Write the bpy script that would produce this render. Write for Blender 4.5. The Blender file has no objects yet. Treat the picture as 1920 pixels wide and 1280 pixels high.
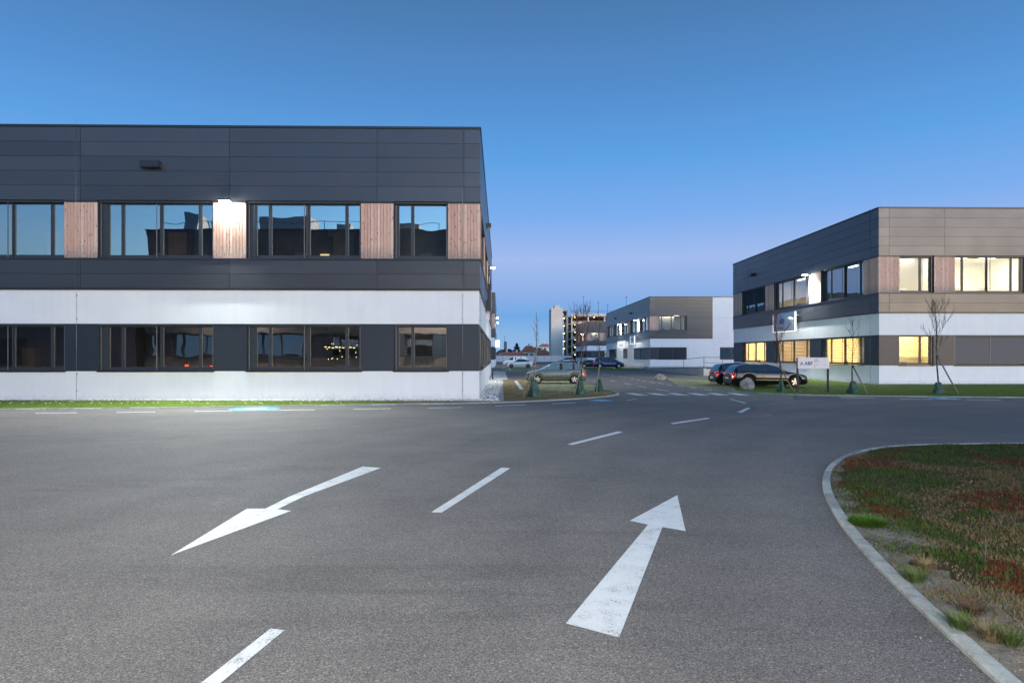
import bpy, math, random
import numpy as np
from mathutils import Vector, Matrix, noise as mnoise

R = math.radians
C = bpy.context.scene.collection
scene = bpy.context.scene

# ------------------------------------------------------------------ camera
F = 1210.0            # focal length in pixels of the 1920 px wide photograph
CAMH = 2.05           # eye height
HOR = 666.0           # horizon row
cam = bpy.data.cameras.new('camera')
cam_o = bpy.data.objects.new('camera', cam); C.objects.link(cam_o)
cam_o.location = (0, 0, CAMH); cam_o.rotation_euler = (R(90), 0, 0)
cam.sensor_width = 36; cam.lens = F / 1920 * 36
cam.shift_y = (HOR - 640) / 1920
cam.clip_start = .1; cam.clip_end = 6000
scene.camera = cam_o

# ------------------------------------------------------------------ world: clear dusk, the sun just down behind the camera's right shoulder
SUN_AZ = R(205)       # compass angle of the sun, clockwise from +Y... (behind, to the left of straight back is >180)
SUN_AZ = R(148)
SUN_EL = R(2.0)
world = bpy.data.worlds.new('World'); scene.world = world
world.use_nodes = True
wn = world.node_tree; wn.nodes.clear()
def WN(t, **k):
    n = wn.nodes.new(t)
    for a, b in k.items(): setattr(n, a, b)
    return n
wo = WN('ShaderNodeOutputWorld'); bg = WN('ShaderNodeBackground')
sky = WN('ShaderNodeTexSky', sky_type='NISHITA', sun_disc=False)
sky.sun_elevation = SUN_EL; sky.sun_rotation = SUN_AZ
sky.air_density = 1.0; sky.dust_density = .6; sky.ozone_density = 3.0
tc = WN('ShaderNodeTexCoord'); sp = WN('ShaderNodeSeparateXYZ')
wn.links.new(tc.outputs['Generated'], sp.inputs[0])
# twilight tint by height above the horizon (deep blue overhead, mauve belt, azure just over the ground)
rmp = WN('ShaderNodeValToRGB')
els = rmp.color_ramp.elements
stops = [(0.0, (.27, .45, .73)), (.03, (.25, .45, .735)), (.06, (.16, .385, .75)), (.10, (.27, .425, .77)), (.145, (.345, .48, .81)), (.205, (.20, .41, .82)), (.29, (.11, .345, .745)), (.37, (.088, .265, .60)), (.47, (.07, .195, .43)), (.62, (.055, .12, .25)), (1, (.055, .075, .14))]
els[0].position = 0; els[1].position = 1
for i, (p, c) in enumerate(stops):
    e = els[0] if i == 0 else (els[-1] if i == len(stops) - 1 else els.new(p))
    e.position = p; e.color = (*c, 1)
wn.links.new(sp.outputs['Z'], rmp.inputs[0])
# how far toward the sunset: dot(direction, sun azimuth)
dt = WN('ShaderNodeVectorMath', operation='DOT_PRODUCT')
dt.inputs[1].default_value = (math.sin(SUN_AZ), math.cos(SUN_AZ), 0)
wn.links.new(tc.outputs['Generated'], dt.inputs[0])
mr = WN('ShaderNodeMapRange'); mr.inputs[1].default_value = -.1; mr.inputs[2].default_value = .95
mr.interpolation_type = 'SMOOTHSTEP'
wn.links.new(dt.outputs['Value'], mr.inputs[0])
TW, SKY_S = .30, .12
sc1 = WN('ShaderNodeVectorMath', operation='SCALE'); sc1.inputs['Scale'].default_value = TW / SKY_S
wn.links.new(rmp.outputs[0], sc1.inputs[0])
mx = WN('ShaderNodeMix', data_type='RGBA')
wn.links.new(mr.outputs[0], mx.inputs[0])
wn.links.new(sc1.outputs[0], mx.inputs[6]); 
gain = WN('ShaderNodeVectorMath', operation='MULTIPLY'); gain.inputs[1].default_value = (2.45, 3.05, 3.5)
wn.links.new(sky.outputs[0], gain.inputs[0])
wn.links.new(gain.outputs[0], mx.inputs[7])
wn.links.new(mx.outputs[2], bg.inputs[0]); bg.inputs[1].default_value = SKY_S
wn.links.new(bg.outputs[0], wo.inputs[0])

sun = bpy.data.lights.new('sun', 'SUN'); sun.energy = .22; sun.angle = R(30); sun.color = (1, .92, .90)
sun_o = bpy.data.objects.new('sun', sun); C.objects.link(sun_o)
sd = Vector((math.sin(SUN_AZ) * math.cos(R(12)), math.cos(SUN_AZ) * math.cos(R(12)), math.sin(R(12))))
sun_o.rotation_euler = sd.to_track_quat('Z', 'Y').to_euler(); sun_o.location = (0, -30, 40)

vs = scene.view_settings
scene.display_settings.display_device = 'sRGB'
vs.view_transform = 'Standard'; vs.look = 'None'; vs.gamma = 1; vs.exposure = 1.80
scene.cycles.max_bounces = 6; scene.cycles.diffuse_bounces = 3; scene.cycles.glossy_bounces = 3
scene.cycles.transparent_max_bounces = 8
scene.cycles.use_denoising = True
scene.cycles.caustics_reflective = False; scene.cycles.caustics_refractive = False
scene.cycles.sample_clamp_indirect = 4

# ------------------------------------------------------------------ helpers
def G(x, y, z=0.0):
    "ground point seen at a pixel of the photograph"
    d = (CAMH - z) * F / (y - HOR)
    return ((x - 960) * d / F, d, z)

class MB:
    def __init__(s): s.v = []; s.f = []; s.mi = []; s.sm = []
    def add(s, vs_, fs, mi=0, sm=False):
        o = len(s.v); s.v += [tuple(p) for p in vs_]
        for f in fs: s.f.append([o + i for i in f]); s.mi.append(mi); s.sm.append(sm)
    def box(s, a, b, mi=0, mp=None):
        (x0, y0, z0), (x1, y1, z1) = a, b
        x0, x1 = min(x0, x1), max(x0, x1); y0, y1 = min(y0, y1), max(y0, y1); z0, z1 = min(z0, z1), max(z0, z1)
        p = [(x0, y0, z0), (x1, y0, z0), (x1, y1, z0), (x0, y1, z0), (x0, y0, z1), (x1, y0, z1), (x1, y1, z1), (x0, y1, z1)]
        fs = [(0, 3, 2, 1), (4, 5, 6, 7), (0, 1, 5, 4), (1, 2, 6, 5), (2, 3, 7, 6), (3, 0, 4, 7)]
        s.add(p, fs, mi)
    def bar(s, a, b, r0, r1=None, n=6, mi=0, cap=True):
        a, b = Vector(a), Vector(b); r1 = r0 if r1 is None else r1
        d = (b - a)
        if d.length < 1e-6: return
        q = d.to_track_quat('Z', 'Y'); pv = []
        for c, r in ((a, r0), (b, r1)):
            for i in range(n):
                t = 2 * math.pi * i / n
                pv.append(c + q @ Vector((r * math.cos(t), r * math.sin(t), 0)))
        fs = [(i, (i + 1) % n, n + (i + 1) % n, n + i) for i in range(n)]
        if cap: fs += [tuple(range(n - 1, -1, -1)), tuple(range(n, 2 * n))]
        s.add(pv, fs, mi, True)
    def lathe(s, prof, n=24, axis='Y', c=(0, 0, 0), mi=0, closed=False):
        pv = []
        for (r, h) in prof:
            for i in range(n):
                t = 2 * math.pi * i / n
                if axis == 'Y': pv.append((c[0] + r * math.cos(t), c[1] + h, c[2] + r * math.sin(t)))
                else: pv.append((c[0] + r * math.cos(t), c[1] + r * math.sin(t), c[2] + h))
        m = len(prof); fs = []
        for j in range(m - 1 if not closed else m):
            k = (j + 1) % m
            for i in range(n):
                fs.append((j * n + i, j * n + (i + 1) % n, k * n + (i + 1) % n, k * n + i))
        s.add(pv, fs, mi, True)
    def prism(s, poly, z0, z1, mi=0, top_only=False):
        n = len(poly)
        a = sum(poly[i][0] * poly[(i + 1) % n][1] - poly[(i + 1) % n][0] * poly[i][1] for i in range(n))
        if a < 0: poly = poly[::-1]
        pv = [(p[0], p[1], z0) for p in poly] + [(p[0], p[1], z1) for p in poly]
        fs = [tuple(range(n, 2 * n))]
        if not top_only:
            fs += [tuple(range(n - 1, -1, -1))]
            fs += [(i, (i + 1) % n, n + (i + 1) % n, n + i) for i in range(n)]
        s.add(pv, fs, mi)
    def build(s, name, mats, parent=None, fix=False):
        me = bpy.data.meshes.new(name)
        me.from_pydata(s.v, [], s.f)
        mats = mats if isinstance(mats, (list, tuple)) else [mats]
        for m in mats: me.materials.append(m)
        me.polygons.foreach_set('material_index', s.mi)
        me.polygons.foreach_set('use_smooth', s.sm)
        me.update()
        if fix:
            import bmesh
            bm = bmesh.new(); bm.from_mesh(me); bmesh.ops.recalc_face_normals(bm, faces=bm.faces); bm.to_mesh(me); bm.free()
        o = bpy.data.objects.new(name, me); C.objects.link(o)
        if parent: o.parent = parent
        return o

def tag(o, label=None, cat=None, group=None, kind=None):
    if label: o['label'] = label
    if cat: o['category'] = cat
    if group: o['group'] = group
    if kind: o['kind'] = kind
    return o
def empty(name, loc=(0, 0, 0), rz=0, label=None, cat=None, group=None):
    o = bpy.data.objects.new(name, None); C.objects.link(o)
    o.location = loc; o.rotation_euler = (0, 0, rz); o.empty_display_size = .3
    return tag(o, label, cat, group)
def copy_tree(o, parent=None):
    c = o.copy(); C.objects.link(c); c.parent = parent
    for ch in [x for x in C.objects if x.parent == o]: copy_tree(ch, c)
    return c

# ------------------------------------------------------------------ materials
M = {}
class NT:
    def __init__(s, name):
        m = bpy.data.materials.new(name); m.use_nodes = True
        s.m = m; s.t = m.node_tree; s.t.nodes.clear()
        s.out = s.n('ShaderNodeOutputMaterial'); M[name] = m
    def n(s, ty, ins=None, **k):
        nd = s.t.nodes.new(ty)
        for a, b in k.items(): setattr(nd, a, b)
        for a, b in (ins or {}).items():
            if isinstance(b, bpy.types.NodeSocket): s.t.links.new(b, nd.inputs[a])
            else: nd.inputs[a].default_value = b
        return nd
    def L(s, a, b): s.t.links.new(a, b)
    def coord(s, which='Object', scale=(1, 1, 1)):
        t = s.n('ShaderNodeTexCoord')
        mp = s.n('ShaderNodeMapping', {'Vector': t.outputs[which], 'Scale': scale})
        return mp.outputs[0]
    def world(s):
        return s.n('ShaderNodeNewGeometry').outputs['Position']
    def noise(s, vec, scale, detail=4, rough=.55, dist=0):
        return s.n('ShaderNodeTexNoise', {'Vector': vec, 'Scale': scale, 'Detail': detail, 'Roughness': rough, 'Distortion': dist}).outputs['Fac']
    def ramp(s, fac, stops, interp='LINEAR'):
        r = s.n('ShaderNodeValToRGB', {'Fac': fac}); r.color_ramp.interpolation = interp
        e = r.color_ramp.elements
        for i, (p, c) in enumerate(stops):
            q = e[0] if i == 0 else (e[-1] if i == len(stops) - 1 else e.new(p))
            q.position = p; q.color = (*c, 1) if len(c) == 3 else c
        return r.outputs[0]
    def mix(s, f, a, b, blend='MIX'):
        n = s.n('ShaderNodeMix', data_type='RGBA', blend_type=blend)
        for i, v in ((0, f), (6, a), (7, b)):
            if isinstance(v, bpy.types.NodeSocket): s.L(v, n.inputs[i])
            elif i == 0: n.inputs[i].default_value = v
            else: n.inputs[i].default_value = (*v, 1) if len(v) == 3 else v
        return n.outputs[2]
    def maprange(s, v, a, b, c=0., d=1.):
        n = s.n('ShaderNodeMapRange', {'Value': v}); 
        for i, q in ((1, a), (2, b), (3, c), (4, d)): n.inputs[i].default_value = q
        return n.outputs[0]
    def bump(s, h, dist=.01, strength=1.):
        return s.n('ShaderNodeBump', {'Height': h, 'Distance': dist, 'Strength': strength}).outputs[0]
    def bsdf(s, col, rough=.6, metal=0., normal=None, spec=.5, coat=0., **extra):
        b = s.n('ShaderNodeBsdfPrincipled')
        for key, v in (('Base Color', col), ('Roughness', rough), ('Metallic', metal), ('Specular IOR Level', spec), ('Coat Weight', coat), ('Normal', normal), *extra.items()):
            if v is None: continue
            if isinstance(v, bpy.types.NodeSocket): s.L(v, b.inputs[key])
            else:
                if key in ('Base Color', 'Emission Color') and len(v) == 3: v = (*v, 1)
                b.inputs[key].default_value = v
        s.L(b.outputs[0], s.out.inputs[0]); return b

def simple(name, col, rough=.6, metal=0., spec=.5, var=0., nscale=3., coat=0., bump=0., bscale=80.):
    t = NT(name); c = col
    w = t.coord()
    if var:
        nz = t.noise(w, nscale, 5)
        c = t.ramp(nz, [(.3, tuple(q * (1 - var) for q in col)), (.7, tuple(min(1, q * (1 + var)) for q in col))])
    nm = t.bump(t.noise(w, bscale, 3), bump) if bump else None
    t.bsdf(c, rough, metal, nm, spec, coat); return t.m
def emit(name, col, s):
    t = NT(name); e = t.n('ShaderNodeEmission', {'Color': (*col, 1), 'Strength': s}); t.L(e.outputs[0], t.out.inputs[0]); return t.m

# asphalt
def asphalt(name, lo, hi):
    t = NT(name); w = t.world()
    fine = t.noise(w, 70, 3, .7); mid = t.noise(w, 22, 3, .6); big = t.noise(w, .35, 5, .6); pat = t.noise(w, 1.6, 5, .65)
    v = t.n('ShaderNodeTexVoronoi', {'Vector': w, 'Scale': 112.}, feature='F1').outputs['Color']
    vb = t.n('ShaderNodeSeparateColor', {'Color': v}).outputs[0]
    agg = t.ramp(vb, [(0, (.34, .35, .37)), (.35, (.78, .79, .81)), (.6, (.96, .96, .96)), (.86, (1.25, 1.22, 1.17)), (1, (2.1, 2.05, 1.95))])
    c = t.ramp(fine, [(.3, lo), (.7, hi)])
    c = t.mix(.9, c, agg, 'MULTIPLY')
    c = t.mix(1, c, t.ramp(big, [(.3, (.84, .84, .85)), (.7, (1.15, 1.14, 1.12))]), 'MULTIPLY')
    c = t.mix(1, c, t.ramp(pat, [(.3, (.92, .92, .92)), (.7, (1.07, 1.07, 1.07))]), 'MULTIPLY')
    # tyre streaks left along the bends
    st = t.n('ShaderNodeMapping', {'Vector': w, 'Scale': (.10, 1.0, 1.), 'Rotation': (0, 0, R(-14))}).outputs[0]
    sn = t.noise(st, 1.3, 5, .6, .9)
    c = t.mix(1, c, t.ramp(sn, [(.30, (.80, .80, .80)), (.42, (1, 1, 1)), (.66, (1, 1, 1)), (.8, (1.1, 1.1, 1.1))]), 'MULTIPLY')
    cr = t.n('ShaderNodeTexVoronoi', {'Vector': t.n('ShaderNodeVectorMath', {0: w, 1: t.n('ShaderNodeTexNoise', {'Vector': w, 'Scale': 1.5, 'Detail': 4.}).outputs['Color']}, operation='ADD').outputs[0], 'Scale': .16}, feature='DISTANCE_TO_EDGE').outputs['Distance']
    # wheel paths round the bend: darker polished bands, paler grit between them
    rel = t.n('ShaderNodeVectorMath', {0: t.n('ShaderNodeVectorMath', {0: w, 1: (1, 1, 0)}, operation='MULTIPLY').outputs[0], 1: (29.9, .13, 0)}, operation='SUBTRACT').outputs[0]
    rad = t.n('ShaderNodeVectorMath', {0: rel}, operation='LENGTH').outputs['Value']
    rad = t.n('ShaderNodeMath', {0: rad, 1: t.maprange(t.noise(w, .5, 3), .3, .7, -.35, .35)}, operation='ADD').outputs[0]
    sn2 = t.n('ShaderNodeMath', {0: t.n('ShaderNodeMath', {0: rad, 1: 3.45}, operation='MULTIPLY').outputs[0]}, operation='SINE').outputs[0]
    near = t.maprange(rad, 26.5, 28, 0, 1); farr = t.maprange(rad, 36, 41, 1, 0)
    msk = t.n('ShaderNodeMath', {0: near, 1: farr}, operation='MULTIPLY').outputs[0]
    msk = t.n('ShaderNodeMath', {0: msk, 1: t.maprange(t.noise(w, .22, 3), .35, .65, .2, .95)}, operation='MULTIPLY').outputs[0]
    c = t.mix(msk, c, t.mix(1, c, t.ramp(t.maprange(sn2, -1, 1), [(0, (.88, .88, .89)), (.5, (1, 1, 1)), (1, (1.08, 1.07, 1.06))]), 'MULTIPLY'))
    # thin tyre marks swept across the junction
    for (cx, cy, r0, q) in ((-30, 60, 49.0, .11), (-26, 66, 51.4, .09), (34, 44, 35.5, .10), (38, 50, 38.2, .08)):
        rl2 = t.n('ShaderNodeVectorMath', {0: t.n('ShaderNodeVectorMath', {0: w, 1: (1, 1, 0)}, operation='MULTIPLY').outputs[0], 1: (cx, cy, 0)}, operation='SUBTRACT').outputs[0]
        ra2 = t.n('ShaderNodeVectorMath', {0: rl2}, operation='LENGTH').outputs['Value']
        df = t.n('ShaderNodeMath', {0: t.n('ShaderNodeMath', {0: ra2, 1: r0}, operation='SUBTRACT').outputs[0]}, operation='ABSOLUTE').outputs[0]
        mk_ = t.n('ShaderNodeMath', {0: t.maprange(df, .05, q + .05, 1, 0), 1: t.maprange(t.noise(w, .4, 4), .42, .62, 0, 1)}, operation='MULTIPLY').outputs[0]
        c = t.mix(mk_, c, t.mix(1, c, (.76, .76, .77), 'MULTIPLY'))
    # oil drips and small stains
    ov = t.n('ShaderNodeTexVoronoi', {'Vector': w, 'Scale': .55}, feature='F1'); od = t.n('ShaderNodeMath', {0: ov.outputs['Distance'], 1: t.maprange(t.noise(w, 9, 4), .3, .7, -.05, .05)}, operation='ADD').outputs[0]
    c = t.mix(1, c, t.ramp(od, [(0, (.72, .71, .70)), (.035, (.82, .82, .82)), (.06, (1, 1, 1))]), 'MULTIPLY')
    h = t.mix(.5, fine, vb)
    t.bsdf(c, .82, normal=t.bump(h, .006, .6), spec=.35)
    return t.m
asphalt('asphalt', (.110, .100, .093), (.205, .187, .172))

def paint(name, col, worn=.0):
    t = NT(name); w = t.world()
    n1 = t.noise(w, 75, 3, .8); n2 = t.noise(w, 3.5, 4, .6)
    f = t.n('ShaderNodeMath', {0: n1, 1: t.maprange(n2, .3, .7, -.09, .09)}, operation='ADD').outputs[0]
    k = t.ramp(f, [(.30 + worn, (0, 0, 0)), (.42 + worn, (1, 1, 1))])
    c = t.mix(k, (.09, .088, .088), t.mix(n2, tuple(q * .82 for q in col), col))
    t.bsdf(c, .6, normal=t.bump(n1, .004, .5)); return t.m
paint('white_paint', (.70, .71, .69), .015); paint('worn_white_paint', (.62, .63, .63), .045); paint('blue_paint', (.03, .40, .60), .02)
paint('red_worn_paint', (.22, .06, .07), .13)

# painted precast concrete
t = NT('white_concrete'); w = t.coord()
n1 = t.noise(w, .8, 5); n2 = t.noise(w, 30, 4)
st = t.noise(t.coord(scale=(3, 3, .15)), 1.2, 4)
c = t.ramp(n1, [(.3, (.79, .80, .815)), (.7, (.84, .85, .865))])
c = t.mix(1, c, t.ramp(st, [(.25, (.965, .965, .96)), (.55, (1, 1, 1))]), 'MULTIPLY')
zz = t.n('ShaderNodeSeparateXYZ', {0: t.n('ShaderNodeTexCoord').outputs['Object']}).outputs[2]
dirt = t.n('ShaderNodeMath', {0: t.maprange(zz, .0, .55, 1., 0.), 1: t.noise(w, 4, 5, .7)}, operation='MULTIPLY').outputs[0]
c = t.mix(t.maprange(dirt, .2, .7, 0, .55), c, (.40, .37, .33))
t.bsdf(c, .7, normal=t.bump(n2, .003, .5), spec=.3)
simple('joint_sealant', (.82, .82, .84), .6)
simple('concrete', (.36, .345, .33), .85, var=.22, nscale=2.2, bump=.004)
simple('pale_concrete', (.50, .47, .45), .85, var=.15, nscale=1.2, bump=.004)
# coated metal facade boards
def clad(name, col):
    t = NT(name); g = t.n('ShaderNodeNewGeometry'); w = t.coord()
    ri = g.outputs['Random Per Island']
    c = t.ramp(ri, [(0, tuple(q * .86 for q in col)), (1, tuple(q * 1.14 for q in col))])
    n = t.noise(w, .6, 4)
    c = t.mix(1, c, t.ramp(n, [(.3, (.95, .95, .95)), (.7, (1.05, 1.05, 1.05))]), 'MULTIPLY')
    oil = t.noise(t.coord(scale=(.5, .5, 1.6)), 1.1, 2)
    t.bsdf(c, t.maprange(n, .2, .8, .30, .40), .35, t.bump(oil, .02, .25), spec=.6)
    return t.m
clad('dark_cladding', (.062, .065, .076))
simple('dark_infill', (.03, .037, .052), .42, .2, var=.06)
simple('dark_trim', (.03, .033, .042), .4, .3)
simple('frame_metal', (.036, .044, .055), .45, .05, var=.05)
simple('black', (.012, .012, .013), .6)
simple('roofing', (.12, .12, .12), .9, var=.2)
# larch boards
t = NT('larch'); g = t.n('ShaderNodeNewGeometry'); ri = g.outputs['Random Per Island']
off = t.n('ShaderNodeCombineXYZ', {'X': ri, 'Y': ri, 'Z': t.n('ShaderNodeMath', {0: ri, 1: 37.}, operation='MULTIPLY').outputs[0]}).outputs[0]
base = t.n('ShaderNodeTexCoord').outputs['Object']
vv = t.n('ShaderNodeVectorMath', {0: base, 1: off}, operation='ADD').outputs[0]
grain = t.noise(t.n('ShaderNodeMapping', {'Vector': vv, 'Scale': (22, 22, 1.1)}).outputs[0], 2.2, 5, .65, .6)
c = t.ramp(ri, [(0, (.52, .30, .21)), (.35, (.70, .47, .37)), (.7, (.76, .56, .46)), (1, (.62, .38, .28))])
c = t.mix(.85, c, t.ramp(grain, [(.3, (.62, .55, .5)), (.5, (1, 1, 1)), (.72, (1.15, 1.16, 1.18))]), 'MULTIPLY')
kn = t.n('ShaderNodeTexVoronoi', {'Vector': t.n('ShaderNodeMapping', {'Vector': vv, 'Scale': (7, 7, 2.6)}).outputs[0], 'Scale': 1.}, feature='F1').outputs['Distance']
c = t.mix(1, c, t.ramp(kn, [(.0, (.18, .12, .1)), (.10, (.25, .17, .14)), (.16, (1, 1, 1))]), 'MULTIPLY')
zz = t.n('ShaderNodeSeparateXYZ', {0: base}).outputs[2]
wet = t.n('ShaderNodeMath', {0: t.maprange(zz, 6.4, 7.3, 1., 0.), 1: t.noise(vv, 9, 4)}, operation='MULTIPLY').outputs[0]
c = t.mix(t.maprange(wet, .12, .6, 0, .85), c, (.22, .20, .20))
t.bsdf(c, .75, normal=t.bump(grain, .006, .5))
# glass: part mirror, part see-through
def glass(name, refl, tint=(1, 1, 1), wob=.0):
    t = NT(name)
    g = t.n('ShaderNodeBsdfGlossy', {'Color': (.9, .97, 1, 1), 'Roughness': .0})
    if wob:
        b = t.bump(t.noise(t.coord(scale=(1, 1, 1)), .9, 1), wob, 1.); t.L(b, g.inputs['Normal'])
    tr = t.n('ShaderNodeBsdfTransparent', {'Color': (*tint, 1)})
    fr = t.n('ShaderNodeLayerWeight', {'Blend': .25}).outputs['Fresnel']
    fac = t.maprange(fr, 0, 1, refl, 1.)
    mxs = t.n('ShaderNodeMixShader', {0: fac, 1: tr.outputs[0], 2: g.outputs[0]})
    t.L(mxs.outputs[0], t.out.inputs[0]); return t.m
glass('window_glass', .34, (.72, .78, .78), .003)
glass('clear_glass', .045, (.92, .95, .93), .001)
simple('room_wall', (.62, .58, .50), .9, var=.04)
simple('warm_room_wall', (.85, .74, .50), .9, var=.05)
simple('dim_room_wall', (.10, .085, .075), .9, var=.25, nscale=1.)
simple('slat_metal', (.20, .18, .17), .45, .3)
simple('dark_slat', (.05, .055, .065), .45, .3)
emit('ceiling_lamp_glow', (1, .93, .78), 6.)
emit('flood_glow', (.93, 1, .97), 60.)
emit('dim_glow', (.8, 1, .9), .55)
emit('warm_bulb', (1, .72, .30), 1.8); emit('warm_bulb_dim', (1, .75, .35), .5)
# grounds
t = NT('white_gravel'); w = t.world()
v = t.n('ShaderNodeTexVoronoi', {'Vector': w, 'Scale': 16.}, feature='F1')
vc = t.n('ShaderNodeSeparateColor', {'Color': v.outputs['Color']}).outputs[0]
c = t.ramp(vc, [(0, (.32, .31, .30)), (.3, (.55, .54, .52)), (1, (.75, .74, .72))])
c = t.mix(1, c, t.ramp(v.outputs['Distance'], [(.2, (1, 1, 1)), (.7, (.35, .35, .35))]), 'MULTIPLY')
t.bsdf(c, .9, normal=t.bump(v.outputs['Distance'], .03, 1.))
def lawn(name, stops, sc=1.3, fine=(.6, 1.35)):
    t = NT(name); w = t.world()
    a = t.noise(w, sc, 6, .65); b = t.noise(w, 26, 4, .75)
    c = t.ramp(a, stops); c = t.mix(1, c, t.ramp(b, [(.3, (fine[0],) * 3), (.72, (fine[1],) * 3)]), 'MULTIPLY')
    t.bsdf(c, .95, normal=t.bump(b, .05, .8), spec=.1); return t.m
lawn('lawn_green', [(.3, (.075, .13, .02)), (.5, (.11, .17, .027)), (.62, (.15, .19, .04)), (.75, (.20, .17, .07))])
lawn('lawn_dry', [(.3, (.09, .10, .03)), (.45, (.19, .15, .075)), (.58, (.28, .20, .11)), (.75, (.14, .16, .04))])
lawn('paver_grass', [(.3, (.14, .17, .05)), (.5, (.29, .28, .16)), (.65, (.42, .40, .30)), (.8, (.19, .22, .07))], 2.6)
lawn('soil', [(.28, (.05, .045, .03)), (.42, (.17, .15, .115)), (.6, (.27, .24, .19)), (.78, (.09, .078, .055))], 2.2, (.7, 1.25))
lawn('island_turf', [(.28, (.030, .045, .012)), (.45, (.075, .055, .032)), (.6, (.045, .055, .018)), (.78, (.085, .036, .025))], 1.1, (.6, 1.3))
lawn('far_ground', [(.3, (.06, .08, .03)), (.7, (.10, .10, .05))], .1)
t = NT('kerb_stone'); w = t.world(); ri = t.n('ShaderNodeNewGeometry').outputs['Random Per Island']
c = t.ramp(ri, [(0, (.28, .29, .27)), (1, (.43, .44, .41))]); c = t.mix(1, c, t.ramp(t.noise(w, 7, 6, .7), [(.3, (.66, .65, .62)), (.55, (1, 1, 1)), (.75, (1.1, 1.1, 1.08))]), 'MULTIPLY')
c = t.mix(1, c, t.ramp(t.noise(w, 60, 3, .7), [(.3, (.8, .8, .8)), (.7, (1.12, 1.12, 1.12))]), 'MULTIPLY')
t.bsdf(c, .88, normal=t.bump(t.noise(w, 40, 5, .7), .008, .8), spec=.3)
simple('dark_plaster', (.17, .13, .12), .8, var=.15); simple('brown_plaster', (.15, .11, .095), .8, var=.2); simple('garage_concrete', (.72, .63, .56), .85, var=.08, nscale=.4); simple('fence_concrete', (.62, .60, .60), .85, var=.08, nscale=.6)
simple('furniture_wood', (.30, .20, .11), .6, var=.15); simple('office_grey', (.16, .17, .18), .6); emit('red_reflection_glow', (1, .06, .02), 1.6); simple('plant_green', (.07, .16, .03), .7)
def attr_mat(name, trans=.25):
    t = NT(name); a = t.n('ShaderNodeAttribute', attribute_name='Col')
    t.bsdf(a.outputs['Color'], .8, spec=.15); return t.m
attr_mat('blades')
simple('bark', (.13, .09, .07), .9, var=.3, nscale=12)
simple('red_twig', (.17, .065, .045), .85, var=.3, nscale=12)
simple('pale_bark', (.28, .24, .21), .9, var=.3, nscale=12)
simple('dark_twig', (.06, .04, .045), .85)
simple('stake_wood', (.24, .20, .18), .85, var=.25, nscale=9)
simple('strap', (.02, .02, .02), .7)
t = NT('bag_green'); w = t.coord(); cn = t.noise(w, 5, 3)
t.bsdf(t.ramp(cn, [(.35, (.006, .035, .024)), (.6, (.014, .075, .048)), (.8, (.03, .12, .085))]), .5, normal=t.bump(t.noise(w, 6, 3), .05, 1.))
t = NT('rock'); w = t.coord()
c = t.ramp(t.noise(w, 3.2, 6, .7), [(.3, (.13, .10, .085)), (.45, (.33, .27, .235)), (.62, (.44, .40, .38)), (.8, (.22, .19, .18))])
t.bsdf(c, .9, normal=t.bump(t.noise(w, 8, 6, .7), .08, 1.))
simple('roof_tile', (.60, .19, .10), .85, var=.3, nscale=2.)
simple('house_plaster', (.80, .75, .68), .9, var=.08)
simple('tyre', (.016, .016, .017), .85)
simple('alloy', (.55, .56, .57), .32, .85)
simple('dark_alloy', (.10, .10, .11), .4, .7)
simple('chrome', (.75, .76, .78), .18, 1.)
simple('plate', (.65, .66, .68), .5)
t = NT('tail_light'); t.bsdf((.45, .012, .015), .2, coat=1., **{'Emission Color': (1, .05, .03, 1), 'Emission Strength': .22})
t = NT('headlight'); t.bsdf((.62, .62, .60), .12, .3, coat=1.)
t = NT('car_glass'); t.bsdf((.010, .013, .015), .06, 0., spec=.5, coat=.3)
t = NT('pale_car_glass'); t.bsdf((.10, .15, .14), .06, 0., spec=.9, coat=1.)
def carpaint(name, col, metal=.4, rough=.28):
    t = NT(name); t.bsdf(col, rough, metal, coat=.8 if max(col) > .02 else .45, spec=.4, **{'Coat Roughness': .04}); return t.m
carpaint('paint_sage', (.13, .155, .13), .25); carpaint('paint_black', (.006, .0055, .009), .0, .25); carpaint('paint_blue', (.012, .022, .11), .4)
carpaint('paint_silver', (.32, .35, .42), .7); carpaint('paint_white', (.72, .74, .74), .0, .3); carpaint('paint_darkgreen', (.02, .03, .03), .3)
simple('sign_white', (.66, .64, .70), .4); simple('sign_blue_ink', (.02, .025, .16), .5); simple('sign_grey_ink', (.20, .20, .24), .5)
simple('sign_post', (.012, .012, .014), .6); simple('red_ink', (.55, .05, .05), .5); simple('galvanised', (.35, .37, .38), .45, .8, var=.15)
t = NT('wall_sign_sheet'); t.bsdf((.42, .56, .70), .4, .0, coat=1., spec=.8)
t = NT('lit_sign_white'); t.bsdf((.8, .8, .8), .4, **{'Emission Color': (1, .97, .98, 1), 'Emission Strength': .22})
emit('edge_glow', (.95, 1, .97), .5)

# ================================================================== BUILDINGS
BROT = R(1.03)
Z_LO0, Z_LO1, Z_W1 = 1.33, 3.48, 5.0
Z_C0, Z_SILL, Z_U0, Z_U1, Z_TOP, Z_CAP = 5.1, 6.39, 6.46, 9.06, 12.35, 12.45

def mapper(kind):
    # (a along the wall from its corner, n outward, z) -> building coordinates
    if kind == 'front_left':  return lambda a, n, z: (-a, -n, z)
    if kind == 'front_right': return lambda a, n, z: (a, -n, z)
    if kind == 'side_east':   return lambda a, n, z: (n, a, z)
    if kind == 'side_west':   return lambda a, n, z: (-n, a, z)

def bbox(mb, P, a0, a1, n0, n1, z0, z1, mi=0):
    mb.box(P(a0, n0, z0), P(a1, n1, z1), mi)

def split(a0, a1, joints):
    js = [a0] + [j for j in joints if a0 + .05 < j < a1 - .05] + [a1]
    return list(zip(js[:-1], js[1:]))

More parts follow.
